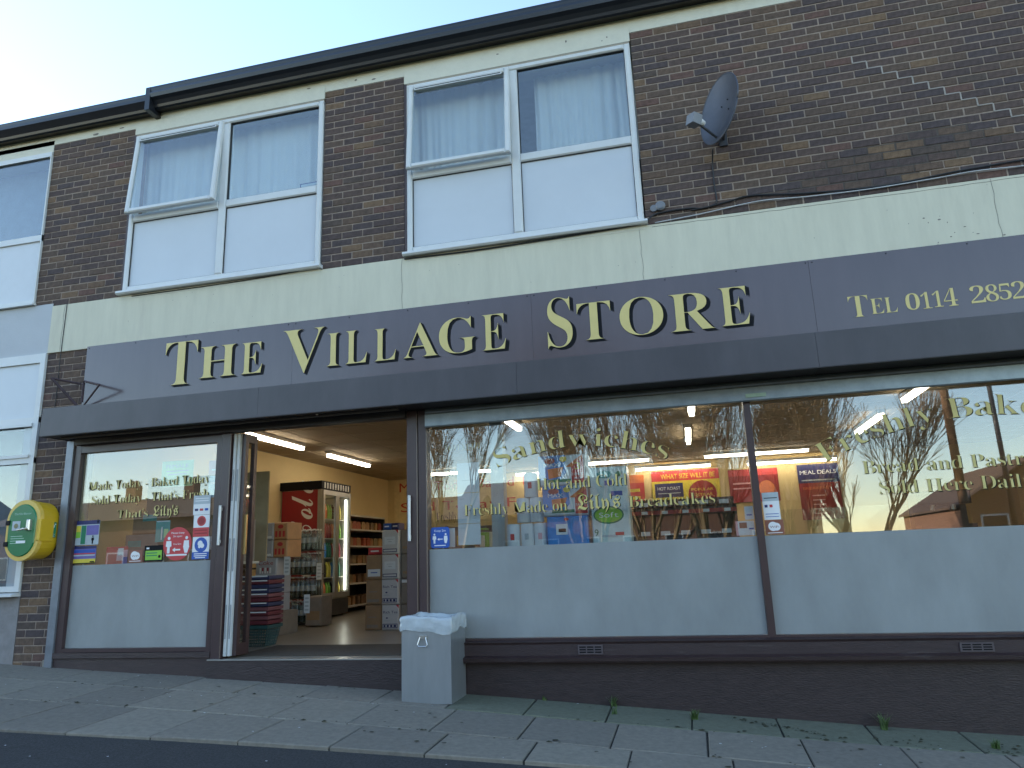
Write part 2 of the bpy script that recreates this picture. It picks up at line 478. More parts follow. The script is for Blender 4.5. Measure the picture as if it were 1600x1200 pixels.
# paving slabs, one object each
slab_cache = []
def slab(x0, x1, y0, y1, outer=False):
    cx, cy = (x0 + x1) / 2, (y0 + y1) / 2
    w, d = (x1 - x0) / 2 - .006, (y1 - y0) / 2 - .006
    j = lambda: random.uniform(-.003, .003)
    c = .006
    tz = random.uniform(-.002, .003)
    sx, sy = random.uniform(-.004, .004), random.uniform(-.006, .006)
    top = lambda x, y: gz(x, y) + tz + (x - cx) * sx + (y - cy) * sy
    q = [(cx - w + j(), cy - d + j()), (cx + w + j(), cy - d + j()), (cx + w + j(), cy + d + j()), (cx - w + j(), cy + d + j())]
    if outer:
        q[0], q[1] = (q[0][0], edge(q[0][0])), (q[1][0], edge(q[1][0]))
    vs = [(x, y, gz(x, y) - .03) for x, y in q] + [(x, y, top(x, y) - c) for x, y in q] + [(cx + (x - cx) * (1 - c / w), cy + (y - cy) * (1 - c / d), top(x, y)) for x, y in q]
    mb = MB().add(vs, [(0, 1, 5, 4), (1, 2, 6, 5), (2, 3, 7, 6), (3, 0, 4, 7), (4, 5, 9, 8), (5, 6, 10, 9), (6, 7, 11, 10), (7, 4, 8, 11), (8, 9, 10, 11)])
    green = y1 > -.2 and cx > 1.3 and random.random() < .75
    mb.build('slab', SLAB[3] if green else random.choice(SLAB[:3]), pavement)
for (ya, yb, ox) in ((-.545, -.002, 2.03), (-1.15, -.545, 2.13), (-1.62, -1.15, 2.27)):
    for k in range(-9, 8):
        x0 = ox + .61 * k
        slab(x0, x0 + .61, ya, yb, ya < -1.5)

# ================================================================== THE SHOP BUILDING
shop = thing('shop_building', (0, 0, 0), 'two storey brown brick shop building with cream bands and black gutter', 'building')
XL, XR = -3.474, 3.2205
ZT, ZB = 6.025, 4.0
# masonry core behind the facing
for (a, c, za, zb) in ((XL, -2.36, ZB, ZT), (0, .89, ZB, ZT), (XR, 9.3, ZB, ZT), (-3.22, -2.80, -.6, 3.46), (-2.80, -2.66, 2.47, 3.46)):
    MB().box(a, c, .0045, .3, za, zb).build('mortar_bed', MORTAR, shop)
# bricks: palette x size share their meshes
BL, BH, CP, JP = .215, .065, .075, .225
bm_cache = {}
def brick_mesh(w, ci):
    k = (round(w, 3), ci)
    if k not in bm_cache:
        c = .004
        bm_cache[k] = MB().cbox(0, w, 0, .02, 0, BH, c).mesh('brick', BR[ci])
    return bm_cache[k]
stuff = MB()
cand = []
def course(x0, x1, z, half):
    x = x0
    first = True
    while x < x1 - .02:
        w = (.1025 if half and first else BL)
        w = min(w, x1 - x)
        if w > .03:
            cand.append((x, z, w))
        x += w + .01
        first = False
for c in range(27):
    z = ZT - CP * (c + 1) + .005
    course(XL, -2.36, z, c % 2 == 1)
    course(0, .89, z, c % 2 == 1)
    course(XR, 9.3, z, c % 2 == 1)
for c in range(50):
    z = 3.46 - CP * (c + 1) + .005
    if z > -.1:
        course(-3.22, -2.80 if z < 2.47 else -2.66, z, c % 2 == 0)
FR = cam.matrix_world.inverted()
def pix(x, y, z):
    v = FR @ Vector((x, y, z))
    return 800 + 1135.94 * v.x / -v.z, 600 - 1135.94 * v.y / -v.z, -v.z
def area(b):
    u, v, d = pix(b[0] + b[2] / 2, 0, b[1])
    return (b[2] / d ** 2) if -8 < u < 1608 and -4 < v < 1204 else 0
cand.sort(key=area, reverse=True)
for i, (x, z, w) in enumerate(cand):
    ci = random.choices(range(9), BRW)[0]
    dy = random.uniform(-.0025, .0025)
    if i < 300:
        o = bpy.data.objects.new('brick', brick_mesh(w, ci))
        col.objects.link(o)
        o.parent = shop
        o.location = (x, dy, z + random.uniform(-.001, .001))
    else:
        stuff.cbox(x, x + w, dy, .02 + dy, z, z + BH, .004, ci)
tag(stuff.build('brickwork', BR, shop), kind='stuff')
# repointed stepped crack in the right-hand wall
ck = MB()
for k in range(12):
    c_ = 10 + k                                     # joint under this course
    z = ZT - CP * c_ 
    ph = .22 if c_ % 2 else .1075                   # joints of the course above that bed
    n_ = round((5.08 + .1125 * k - XR - ph) / .225)
    x = XR + ph + .225 * n_
    ck.box(x - .006, x + .006, -.0015, .013, z + .003, z + .072)
    ck.box(x - .004, x + .112, -.0012, .013, z - .005, z + .005)
ck.build('repointed_crack', MORTAR_W, shop)
# joints pointed in dark mortar low on the right-hand wall
for k, (a, c) in enumerate(((5.35, 5.95), (4.95, 6.1), (4.75, 6.3), (4.6, 5.9), (4.45, 5.6), (4.2, 5.5))):
    z = ZB + CP * (7 - k)
    MB().box(a, c, .0036, .0044, z - .074, z + .002).build('dark_pointing', M('sooty_mortar', (.085, .07, .06), rough=.95, var=.3), shop)
# cream bands
b = MB()
b.box(-3.222, 9.3, -.012, .3, 3.46, ZB - .003)
b.build('lower_cream_band', CREAM, shop)
b = MB()
b.box(-9, 9.3, .0, .3, ZT + .003, 6.45)
b.box(-2.355, -.005, -.008, .3, 5.945, ZT + .06); b.box(.895, XR - .005, -.008, .3, 5.93, ZT + .06); b.box(-9, XL - .005, .0, .3, 5.93, ZT + .06)
b.build('upper_cream_band', CREAM2, shop)
fl = MB()
for (x, z, sx, sz) in [(-2.9, 6.06, .06, .02), (-2.55, 6.075, .05, .012), (-.2, 6.11, .03, .012), (.55, 6.07, .035, .015), (.35, 6.10, .02, .02), (1.9, 6.07, .02, .01), (2.6, 6.06, .015, .02), (3.0, 6.02, .012, .012), (2.95, 5.99, .012, .008)] + \
        [(5.3 + random.uniform(0, .9), 3.47 + random.random() ** 2 * .3, random.uniform(.003, .016), random.uniform(.003, .010)) for _ in range(16)] + [(random.uniform(-2.5, 6), random.uniform(3.55, 3.97), .004, .005) for _ in range(22)]:
    n = random.randint(5, 8)
    y = -.0135 if z < 5 else (-.0095 if (-2.35 < x < 0 or .9 < x < 3.2) and z < ZT + .05 else -.0015)
    fl.add([(x + sx * random.uniform(.5, 1) * math.cos(2 * math.pi * k / n), y, z + sz * random.uniform(.5, 1) * math.sin(2 * math.pi * k / n)) for k in range(n)], [tuple(range(n))])
fl.build('flaked_paint', FLAKE, shop)
# cracked seams in the cream band
for x in (-3.06, .87, 3.16, 6.0):
    sm = MB()
    pts = [(x + random.uniform(-.006, .006), -.0128, 3.47 + .52 * k / 8) for k in range(9)]
    sm.tube(pts, .0016, 4)
    sm.build('render_crack', FLAKE, shop)
sm = MB()
sm.tube([(XR + .05 + k * .1, -.0125, 3.972 + random.uniform(-.004, .004)) for k in range(40)], .002, 4)
sm.build('render_crack', FLAKE, shop)
# gutter and fascia board: the shop's length stands a little higher than the neighbour's
GP = [(.02, 6.122), (-.05, 6.112), (-.095, 6.10), (-.115, 6.112), (-.125, 6.14), (-.15, 6.175), (-.185, 6.20), (-.195, 6.24), (-.185, 6.275), (-.19, 6.30), (-.19, 6.325), (-.17, 6.325), (-.06, 6.32), (.02, 6.32)]
g = MB().profx(GP, -2.05, 9.35)
g.v = [(x, y, z + .052 + .003 * (x + 2.05)) for x, y, z in g.v]
gut = g.build('gutter', GUTTER, shop)
MB().box(-2.10, -2.04, -.193, .02, 6.098, 6.375).build('union_bracket', GUTTER, gut)
# pitched flat roof so that nothing shines in
r = MB()
r.box(-40, 30, .02, 9.5, 6.34, 6.39)
r.build('roof', M('roof_felt', (.08, .08, .085), rough=.9), shop)
# shell: back and party walls, floors
sh = MB()
sh.box(-40, 30, 9.0, 9.3, -.6, 6.4)
sh.box(9.3, 9.6, 0.02, 9.1, -.6, 6.4)
sh.box(9.3, 30, .02, .3, -.6, 6.4)
sh.box(-40, -39.7, .02, 9.1, -.6, 6.4)
sh.build('rear_wall', OPPB, shop)
# ---- front wall lintel over the shop opening
MB().box(-2.80, 9.3, .02, .3, 2.56, 3.46).build('lintel_beam', M('lintel_grey', (.2, .19, .18), rough=.9), shop)

# ---- upstairs windows
def upper_window(x0, x1, z0, z1, xm, zt, open_left=True):
    f = MB()
    t, y0, y1 = .055, -.022, .06
    f.cbox(x0, x0 + t, y0, y1, z0, z1, .012); f.cbox(x1 - t, x1, y0, y1, z0, z1, .012)
    f.cbox(x0 + t, x1 - t, y0 + .001, y1, z1 - t, z1, .012); f.cbox(x0 + t, x1 - t, y0 + .001, y1, z0, z0 + t, .012)
    f.cbox(xm - t * .8, xm + t * .8, y0 + .002, y1, z0 + t, z1 - t, .012)
    for a, c in ((x0 + t, xm - t * .8), (xm + t * .8, x1 - t)):
        f.cbox(a, c, y0 + .003, y1, zt - t * .8, zt + t * .8, .012)
    w = f.build('window', UPVC, shop)
    gk = MB()
    for a, c, za, zb in ((x0 + t, xm - t * .8, z0 + t, zt - t * .8), (xm + t * .8, x1 - t, z0 + t, zt - t * .8), (xm + t * .8, x1 - t, zt + t * .8, z1 - t)):
        h = .006
        gk.box(a, c, .0, .03, za, za + h); gk.box(a, c, .0, .03, zb - h, zb); gk.box(a, a + h, .0, .03, za + h, zb - h); gk.box(c - h, c, .0, .03, za + h, zb - h)
    gk.build('gasket', GASKET, w)
    for a, c in ((x0 + t, xm - t * .8), (xm + t * .8, x1 - t)):
        MB().box(a + .006, c - .006, .012, .03, z0 + t + .006, zt - t * .8 - .006).build('panel', PANEL, w)
    MB().box(xm + t * .8 + .006, x1 - t - .006, .014, .020, zt + t * .8 + .006, z1 - t - .006).build('pane', GL_UP, w)
    # top-hung sash, pushed open at the foot
    a, c, za, zb = x0 + t * .55, xm - t * .5, zt + t * .2, z1 - t * .55
    ang = R(4.8)
    rot = Matrix.Translation((0, -.03, zb)) @ Matrix.Rotation(-ang, 4, 'X') @ Matrix.Translation((0, .03, -zb))
    s = MB()
    st = .052
    s.cbox(a, a + st, -.05, -.005, za, zb, .012); s.cbox(c - st, c, -.05, -.005, za, zb, .012)
    s.cbox(a + st, c - st, -.05, -.005, za, za + st, .012); s.cbox(a + st, c - st, -.05, -.005, zb - st, zb, .012)
    s.xf(rot).build('sash', UPVC, w)
    MB().box(a + st + .02, c - st - .02, -.058, -.049, zb - st - .028, zb - st - .002).xf(rot).build('trickle_vent', UPVC, w)
    MB().box(a + st + .03, c - st - .03, -.0592, -.0575, zb - st - .018, zb - st - .008).xf(rot).build('vent_slot', GASKET, w)
    MB().box(a + st, c - st, -.03, -.024, za + st, zb - st - .03).xf(rot).build('sash_pane', GL_UP, w)
    # dark opening under the sash is the frame's own rebate
    MB().box(a, c, .03, .05, zt + t * .8, zt + t * .8 + .02).build('stay', STEEL, w)
    # sill and timber strip
    MB().profx([(-.075, z0 - .03), (-.07, z0 - .008), (.05, z0 + .0), (.05, z0 - .04), (-.06, z0 - .045)], x0 - .03, x1 + .03).build('window_sill', UPVC, w)
    MB().box(x0 - .004, x1 + .004, -.014, .02, z0 - .085, z0 - .047).build('sub_sill', CREAM2, w)
    st = MB(); st.box(x0 - .03, x0 - .001, -.004, .05, z0, z1 + .02); st.build('reveal_strip', BROWNW, w)
    MB().box(x0, x1, -.006, .05, z1 + .001, z1 + .022).build('head_strip', M('weathered_timber', (.34, .3, .24), rough=.9, var=.2, stretch=(1, 1, 14)), w)
    return w
upper_window(-2.335, -.012, 4.05, 5.92, -1.172, 4.90)
upper_window(.925, 3.208, 4.045, 5.905, 2.045, 4.875)
# rooms behind
rm = MB()
rm.box(-9, 9.3, .35, 9, 3.02, 3.06); rm.box(-9, 9.3, .35, 9, 6.1, 6.14); rm.box(-9, 9.3, 4.0, 4.1, 3.06, 6.1)
for x in (-3.3, .44, 3.9):
    rm.box(x - .05, x + .05, .3, 4.0, 3.06, 6.1)
rm.build('room_shell', ROOM, shop)
def curtain(x0, x1, z0, z1, y, amp, label, seed):
    rnd = random.Random(seed)
    n = 90
    ph = rnd.uniform(0, 6)
    vs, fs = [], []
    for j in range(9):
        tz = j / 8
        for i in range(n + 1):
            tx = i / n
            x = x0 + (x1 - x0) * tx
            fold = math.sin(tx * 46 + ph + .5 * math.sin(tx * 17)) * amp * (.6 + .4 * math.sin(tx * 9 + ph)) + .3 * amp * math.sin(tx * 101 + tz)
            vs.append((x + .01 * math.sin(tz * 2 + tx * 9), y + fold * (1 - .35 * tz), z0 + (z1 - z0) * tz))
    for j in range(8):
        for i in range(n):
            a = j * (n + 1) + i
            fs.append((a, a + 1, a + n + 2, a + n + 1))
    o = MB().add(vs, fs).build('net_curtain', CURTAIN, None, True)
    tag(o, label, 'curtain', 'net curtains upstairs')
curtain(-2.62, -1.2, 4.8, 6.06, .20, .022, 'white net curtain behind the open casement of the left upstairs window', 1)
curtain(-1.36, .0, 4.8, 5.93, .22, .022, 'white net curtain behind the fixed pane of the left upstairs window', 2)
curtain(.80, 2.02, 4.8, 6.04, .20, .026, 'white net curtain behind the open casement beside the middle brick pier', 3)
curtain(2.2, 3.22, 4.8, 5.9, .24, .026, 'white net curtain pulled back a little beside the brick wall with the dish', 4)
fr = thing('picture_frame', (-.22, .12, 4.93), 'small dark edged picture standing on the left upstairs window ledge', 'picture')
MB().box(-.33, -.06, .11, .13, 4.93, 5.06).build('frame', NAVY, fr)
MB().box(-.315, -.075, .106, .109, 4.945, 5.045).build('picture', GREYT, fr)

# ---- fascia sign
sign = thing('shop_sign', (0, -.06, 2.87), 'long dark brown shop sign with gold raised lettering The Village Store', 'sign')
seams = [-2.663, -.254, 2.14, 4.522, 6.9]
for a, c in zip(seams, seams[1:]):
    MB().cbox(a + .0006, c - .0006, -.06, -.012, 2.70, 3.462, .0015).build('sign_panel', FASCIA, sign)
scr = MB()
for a in seams[:-1]:
    for dx in (.03, .6, 1.2, 1.8, 2.36):
        for z in (3.44,):
            scr.lathe([(.006, 0), (.004, .004)], 0, 0, 0, 8)
            for q in range(len(scr.v) - 16, len(scr.v)):
                x, y, z0 = scr.v[q]
                scr.v[q] = (a + dx + x, -.0605 - z0, z + y)
scr.build('screw', BLACK, sign)
LET = [('T', -1.683, -1.293, 2.931, 3.391), ('H', -1.280, -0.849, 2.971, 3.304), ('E', -0.808, -0.559, 2.968, 3.297), ('V', -0.352, 0.115, 2.920, 3.374), ('I', 0.121, 0.269, 2.960, 3.296), ('L', 0.315, 0.553, 2.962, 3.299), ('L', 0.612, 0.845, 2.960, 3.286), ('A', 0.903, 1.263, 2.959, 3.302), ('G', 1.257, 1.634, 2.955, 3.310), ('E', 1.671, 1.912, 2.954, 3.303), ('S', 2.280, 2.523, 2.910, 3.390), ('T', 2.552, 2.867, 2.953, 3.307), ('O', 2.926, 3.319, 2.948, 3.306), ('R', 3.355, 3.746, 2.945, 3.290), ('E', 3.772, 4.030, 2.950, 3.300)]
TEL = [('T', 4.781, 4.929, 2.924, 3.102), ('E', 4.944, 5.042, 2.935, 3.064), ('L', 5.049, 5.142, 2.934, 3.062), ('0', 5.206, 5.308, 2.936, 3.075), ('1', 5.319, 5.392, 2.935, 3.073), ('1', 5.403, 5.475, 2.939, 3.074), ('4', 5.482, 5.581, 2.936, 3.084), ('2', 5.675, 5.777, 2.939, 3.081), ('8', 5.783, 5.871, 2.938, 3.078), ('5', 5.877, 5.960, 2.942, 3.074), ('2', 5.967, 6.062, 2.941, 3.081)]
def box_glyph(mb, ch, x0, x1, z0, z1, y, thick=0, grow=0, st='sign'):
    vs, fs = GLY[st, ch]
    ax, bx_ = min(v[0] for v in vs), max(v[0] for v in vs)
    az, bz = min(v[1] for v in vs), max(v[1] for v in vs)
    P = [(x0 - grow + (v[0] - ax) / (bx_ - ax) * (x1 - x0 + 2 * grow), z0 - grow + (v[1] - az) / (bz - az) * (z1 - z0 + 2 * grow)) for v in vs]
    mb.add([(x, y, z) for x, z in P], fs)
    if thick:
        cnt = {}
        for f in fs:
            for i in range(len(f)):
                e = (f[i], f[(i + 1) % len(f)])
                k = (min(e), max(e))
                cnt[k] = None if k in cnt else e
        n = len(P)
        mb.add([(x, y, z) for x, z in P] + [(x, y + thick, z) for x, z in P], [(e[1], e[0], e[0] + n, e[1] + n) for e in cnt.values() if e])
for (ch, x0, x1, z0, z1) in LET:
    m = MB(); box_glyph(m, ch, x0, x1 - .018, z0 + .012, z1, -.0665, .004)
    lt = m.build('letter', GOLD, sign)
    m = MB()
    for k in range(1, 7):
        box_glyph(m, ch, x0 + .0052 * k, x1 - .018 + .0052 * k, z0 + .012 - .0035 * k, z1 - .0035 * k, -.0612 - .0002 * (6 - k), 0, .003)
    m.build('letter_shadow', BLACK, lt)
for (ch, x0, x1, z0, z1) in TEL:
    m = MB(); box_glyph(m, ch, x0, x1, z0, z1, -.0635, .002, 0, 'tel')
    m.build('letter', GOLD, sign)

# ---- shutter housing along the foot of the sign
hs = thing('shutter_housing', (0, -.38, 2.46), 'long weathered brown shutter housing box running under the shop sign', 'shutter box')
xs = [-2.815, -.40, 2.05, 4.44, 6.9]
for i, (a, c) in enumerate(zip(xs, xs[1:])):
    f = MB()
    f.add([(a + .001, -.38, 2.466), (c - .001, -.38, 2.466), (c - .001, -.372, 2.745), (a + .001, -.372, 2.745), (a + .001, -.01, 2.80), (c - .001, -.01, 2.80), (a + .001, -.01, 2.466), (c - .001, -.01, 2.466)],
          [(0, 1, 2, 3), (3, 2, 5, 4), (0, 3, 4, 6), (1, 7, 5, 2)])
    f.build('housing_panel', CANOPY, hs)
MB().box(-2.80, 6.9, -.36, -.012, 2.472, 2.478).build('soffit', SOFFIT, hs)
MB().box(-2.812, 6.9, -.379, -.30, 2.459, 2.4655).build('lip', SOFFIT, hs)
u = MB()
u.box(-2.66, .93, -.10, .0, 2.405, 2.471); u.box(-2.66, .93, -.27, -.25, 2.44, 2.471)
u.build('head_channel', SOFFIT, hs)
# lowered shutter bottom rail above the big window
MB().profx([(-.075, 2.30), (-.08, 2.31), (-.08, 2.415), (-.072, 2.425), (-.055, 2.425), (-.05, 2.30)], 1.115, 6.9).build('bottom_rail', GALV, hs)
MB().profx([(-.072, 2.4265), (-.078, 2.44), (-.075, 2.455), (-.068, 2.471), (-.058, 2.471), (-.058, 2.4265)], 1.115, 6.9).build('shutter_lath', GALV, hs)
MB().box(3.90, 4.06, -.088, -.081, 2.33, 2.36).build('lock_plate', M('brass_green_plate', (.3, .4, .3), rough=.4, metal=.5), hs)
wl = MB(); wl.tube([(.16, -.30, 2.47), (.16, -.30, 2.452)], .012, 8); wl.build('fixing', STEEL, hs)

# ---- shopfront
front = thing('shopfront', (1.5, 0, .3), 'brown framed shopfront with large panes, frosted lower film and open doorway', 'shopfront')
MB().box(-2.80, -2.715, -.05, .01, .16, 2.46).build('shutter_guide', GUIDE, front)
lf = MB()
lf.box(-2.713, -2.635, -.03, .07, .25, 2.405); lf.box(-1.05, -.985, -.03, .07, .2, 2.405); lf.box(-2.635, -1.05, -.028, .068, 2.33, 2.405)
lf.box(-2.635, -1.05, -.028, .068, .395, .43)
lw = lf.build('window', BROWNA, front)
lw['label'] = 'narrow window left of the doorway'
MB().box(-2.635, -1.05, .012, .020, .43, 2.33).build('pane', GL_SHOP, lw)
MB().box(-2.633, -1.052, .0095, .0115, .432, 1.209).build('frosted_film', FROST, lw)
MB().box(-2.635, -2.56, .03, .06, .43, 2.33).build('inner_stop', M('pale_timber_stop', (.35, .27, .15), rough=.7), lw)
sb = MB(); sb.box(-2.713, -.99, -.035, .07, -.05, .39); sb.box(-2.713, -.99, -.05, -.034, .345, .392)
sb.build('timber_board', SILLW, front)
# door jambs
j = MB(); j.cbox(-.985, -.885, -.05, .08, .05, 2.405, .006); j.build('jamb', BROWNA, front)
j = MB(); j.cbox(.925, 1.028, -.05, .08, .05, 2.47, .006); j.cbox(1.03, 1.113, -.038, .08, .05, 2.47, .006); j.build('jamb', BROWNA, front)
def bar_handle(x, z0, z1, y, parent, m):
    h = MB(); h.cbox(x - .012, x + .012, y - .035, y - .018, z0, z1, .004)
    h.box(x - .008, x + .008, y - .02, y, z0 + .02, z0 + .05); h.box(x - .008, x + .008, y - .02, y, z1 - .05, z1 - .02)
    h.build('handle', m, parent)
bar_handle(-.945, 1.34, 1.71, -.05, front, M('satin_white_metal', (.62, .63, .62), rough=.35, metal=.3))
bar_handle(.96, 1.30, 1.70, -.05, front, MATS['satin_white_metal'])
# folded door leaves standing open into the shop
for k, (x, m) in enumerate(((-.872, UPVC), (-.835, UPVC))):
    d = MB()
    d.box(x, x + .026, -.02 + .01 * k, .05, .35, 2.40)
    dl = d.build('door_leaf', m, front)
    for z in (.5, 1.1, 1.75):
        e = MB(); e.box(x + .007, x + .019, -.024 + .01 * k, -.0195 + .01 * k, z, z + .3)
        e.build('seal', M('grey_seal', (.3, .31, .32), rough=.6), dl)
d = MB(); d.box(-.806, -.766, .02, .07, .35, 2.40); d.box(-.806, -.766, .17, .22, .35, 2.40); d.box(-.806, -.766, .07, .17, 2.32, 2.40); d.box(-.806, -.766, .07, .17, .35, .45)
dl = d.build('door_leaf', BROWNA, front)
MB().box(-.79, -.782, .07, .17, .45, 2.32).build('pane', GL_IN, dl)
hh = MB(); hh.box(-.765, -.74, .05, .07, 1.25, 1.62); hh.build('handle', M('brass', (.6, .42, .18), rough=.3, metal=.8), dl)
# threshold
MB().box(-.985, 1.03, -.085, .3, -.3, .322).build('step_riser', PLINTH, front)
MB().box(-.985, 1.03, -.092, -.06, .3225, .333).build('threshold_strip', STEEL, front)
# main window
mf = MB()
mf.box(3.875, 3.93, -.03, .07, .47, 2.49); mf.box(1.113, 6.9, -.028, .068, .45, .475); mf.box(1.113, 6.9, -.028, .068, 2.49, 2.56)
mw = mf.build('window', BROWNA, front)
mw['label'] = 'wide main display window right of the doorway'
for a, c in ((1.113, 3.875), (3.93, 6.9)):
    MB().box(a, c, .012, .020, .475, 2.49).build('pane', GL_SHOP, mw)
    MB().box(a + .002, c - .002, .0095, .0115, .477, 1.222).build('frosted_film', FROST, mw)
MB().profx([(-.12, .305), (-.125, .33), (-.075, .345), (-.075, .43), (-.085, .448), (-.02, .462), (.02, .462), (.02, .29), (-.11, .29)], 1.03, 6.9).build('timber_sill', SILLW, front)
MB().box(1.03, 6.9, -.03, .3, -.8, .288).build('plinth', PLINTH, front)
def vent(x0, z0, w, h):
    v = MB(); v.box(x0, x0 + w, -.083, -.0745, z0, z0 + h)
    vo = v.build('air_vent', M('vent_plastic', (.09, .07, .075), rough=.5), front)
    s = MB()
    for c in range(3):
        for r_ in range(3):
            a = x0 + w * (.06 + .31 * c)
            zz = z0 + h * (.16 + .27 * r_)
            s.box(a, a + w * .26, -.0845, -.0825, zz, zz + h * .15)
    s.build('slot', BLACK, vo)
vent(2.40, .352, .2, .072); vent(5.17, .352, .22, .062)

# ---- interior shell
struct('shop_floor', MB().box(-2.85, 9.0, -.02, 8.6, .2, .328), LINO)
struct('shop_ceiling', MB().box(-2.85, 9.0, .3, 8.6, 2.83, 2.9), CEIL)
wl = MB(); wl.box(-2.97, -2.85, .02, 8.6, -.2, 2.9); struct('shop_side_wall', wl, YWALL)
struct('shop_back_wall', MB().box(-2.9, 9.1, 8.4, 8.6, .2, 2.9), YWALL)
struct('shop_far_side_wall', MB().box(9.0, 9.1, .02, 8.6, .2, 2.9), YWALL)
tl = MB()
for k in range(20):
    tl.box(-2.85 + .6 * k, -2.845 + .6 * k, .3, 8.4, 2.827, 2.831)
for k in range(14):
    tl.box(-2.85, 9, .4 + .6 * k, .405 + .6 * k, 2.8265, 2.8305)
tl.build('ceiling_grid_joint', M('ceiling_joint', (.5, .42, .3), rough=.8), bpy.data.objects['shop_ceiling'])
tag(MB().box(-.9, .9, .12, .95, .3285, .334).build('door_mat', MATF), 'dark entrance mat lying just inside the open doorway', 'mat')
MB().box(1.2, 8.9, .12, .95, 1.175, 1.20).build('display_ledge', SHELFM, front)
MB().box(-2.6, -1.06, .12, .8, 1.165, 1.19).build('display_ledge', SHELFM, front)
tag(MB().box(1.60, 1.72, .35, .47, .33, 2.83).build('interior_post', M('white_post', (.7, .72, .74), rough=.5)), 'white square post inside the shop behind the big window', 'post')

# ---- fluorescent lights
def batten(x0, y0, x1, y1, z, label):
    t = thing('fluorescent_light', ((x0 + x1) / 2, (y0 + y1) / 2, z), label, 'ceiling light', 'fluorescent battens in the shop')
    d = Vector((x1 - x0, y1 - y0, 0)).normalized()
    n = Vector((-d.y, d.x, 0))
    def bar(w, za, zb, e):
        p = [Vector((x0, y0, 0)) + d * e - n * w, Vector((x1, y1, 0)) - d * e - n * w, Vector((x1, y1, 0)) - d * e + n * w, Vector((x0, y0, 0)) + d * e + n * w]
        return MB().add([(v.x, v.y, za) for v in p] + [(v.x, v.y, zb) for v in p], [(0, 3, 2, 1), (4, 5, 6, 7), (0, 1, 5, 4), (1, 2, 6, 5), (2, 3, 7, 6), (3, 0, 4, 7)])
    bar(.045, z + .035, z + .085, 0).build('housing', WHITEP, t)
    bar(.03, z - .01, z + .0345, .02).build('tube', TUBE, t)
batten(-1.95, 1.8, -1.95, 3.2, 2.745, 'lit ceiling batten nearest the doorway on the left')
batten(-1.95, 3.95, -1.95, 5.45, 2.745, 'lit ceiling batten over the red fridge')
batten(-1.5, 7.25, -.1, 7.25, 2.745, 'lit batten across the back, left of the white post')
batten(1.5, 7.2, 2.75, 7.2, 2.745, 'lit batten across the back behind the blue paper packs')
batten(3.7, 7.3, 5.5, 7.3, 2.745, 'lit batten across the back behind the window mullion')
batten(2.4, 8.2, 3.85, 8.2, 2.69, 'lit batten above the yellow what size menu')
batten(4.5, 8.2, 6.1, 8.2, 2.66, 'lit batten above the meal deals menu')
batten(.0, 8.2, 1.4, 8.2, 2.74, 'lit batten above the red Today lettering')
batten(3.45, 4.0, 3.45, 5.4, 2.745, 'lit batten seen end on above the Sandwiches lettering')
batten(3.5, 1.6, 3.5, 2.9, 2.745, 'lit batten just inside the glass near the mullion top')
batten(5.92, 4.0, 5.92, 5.55, 2.745, 'lit slanting batten above the Freshly Baked lettering')
batten(5.95, 1.7, 5.95, 3.1, 2.745, 'lit batten near the glass at the right of the window head')
batten(1.3, 1.6, 1.3, 3.0, 2.745, 'lit batten just inside beside the right door jamb')

# ================================================================== NEIGHBOUR ON THE LEFT
nb = thing('neighbouring_building', (-6, 0, .3), 'pale rendered neighbouring building with white framed windows at the left edge', 'building')
MB().box(-39, -3.226, -.006, .3, 3.46, 4.03).build('band', NWHITE, nb)
MB().box(-39, -3.226, .0, .3, -.6, .93).build('base_wall', M('grey_render', (.25, .235, .23), rough=.95, var=.15, bump=.5, bscale=40, blotch=.4, bcol=(.16, .14, .13)), nb)
bw = MB()
bw.box(-3.42, -3.226, .006, .3, .9, 3.45); bw.box(-39, -9, .01, .3, .93, 6.4)
bw.build('wall', NWHITE, nb)
GPn = [(y + .012, z + .03) for y, z in GP[:5]] + [(-.14, 6.205), (-.165, 6.235), (-.165, 6.275), (-.15, 6.28), (-.155, 6.305), (-.155, 6.325), (.02, 6.325)]
ng = MB().profx(GPn, -39, -2.10).build('gutter', GUTTER, nb)
# upper window: glass above white panel
f = MB()
f.box(-9, -3.476, -.02, .05, 5.87, 5.928); f.box(-9, -3.476, -.02, .05, 4.81, 4.88); f.box(-9, -3.476, -.02, .05, 4.06, 4.10); f.box(-6.05, -5.95, -.021, .05, 4.1, 5.87)
f.box(-3.49, -3.476, -.021, .05, 4.1, 5.87)
w = f.build('window', UPVC, nb)
for a, c in ((-9, -6.05), (-5.95, -3.49)):
    MB().box(a, c, .005, .012, 4.88, 5.87).build('pane', GL_UP, w)
    MB().box(a, c, .0, .03, 4.10, 4.81).build('panel', M('neighbour_panel', (.58, .60, .62), rough=.3, var=.03), w)
MB().box(-9, -3.46, -.05, .03, 4.035, 4.059).build('window_sill', UPVC, w)
MB().box(-9, -3.48, .25, .26, 4.8, 5.9).build('blind', M('dark_room_blind', (.12, .14, .16), rough=.8), nb)
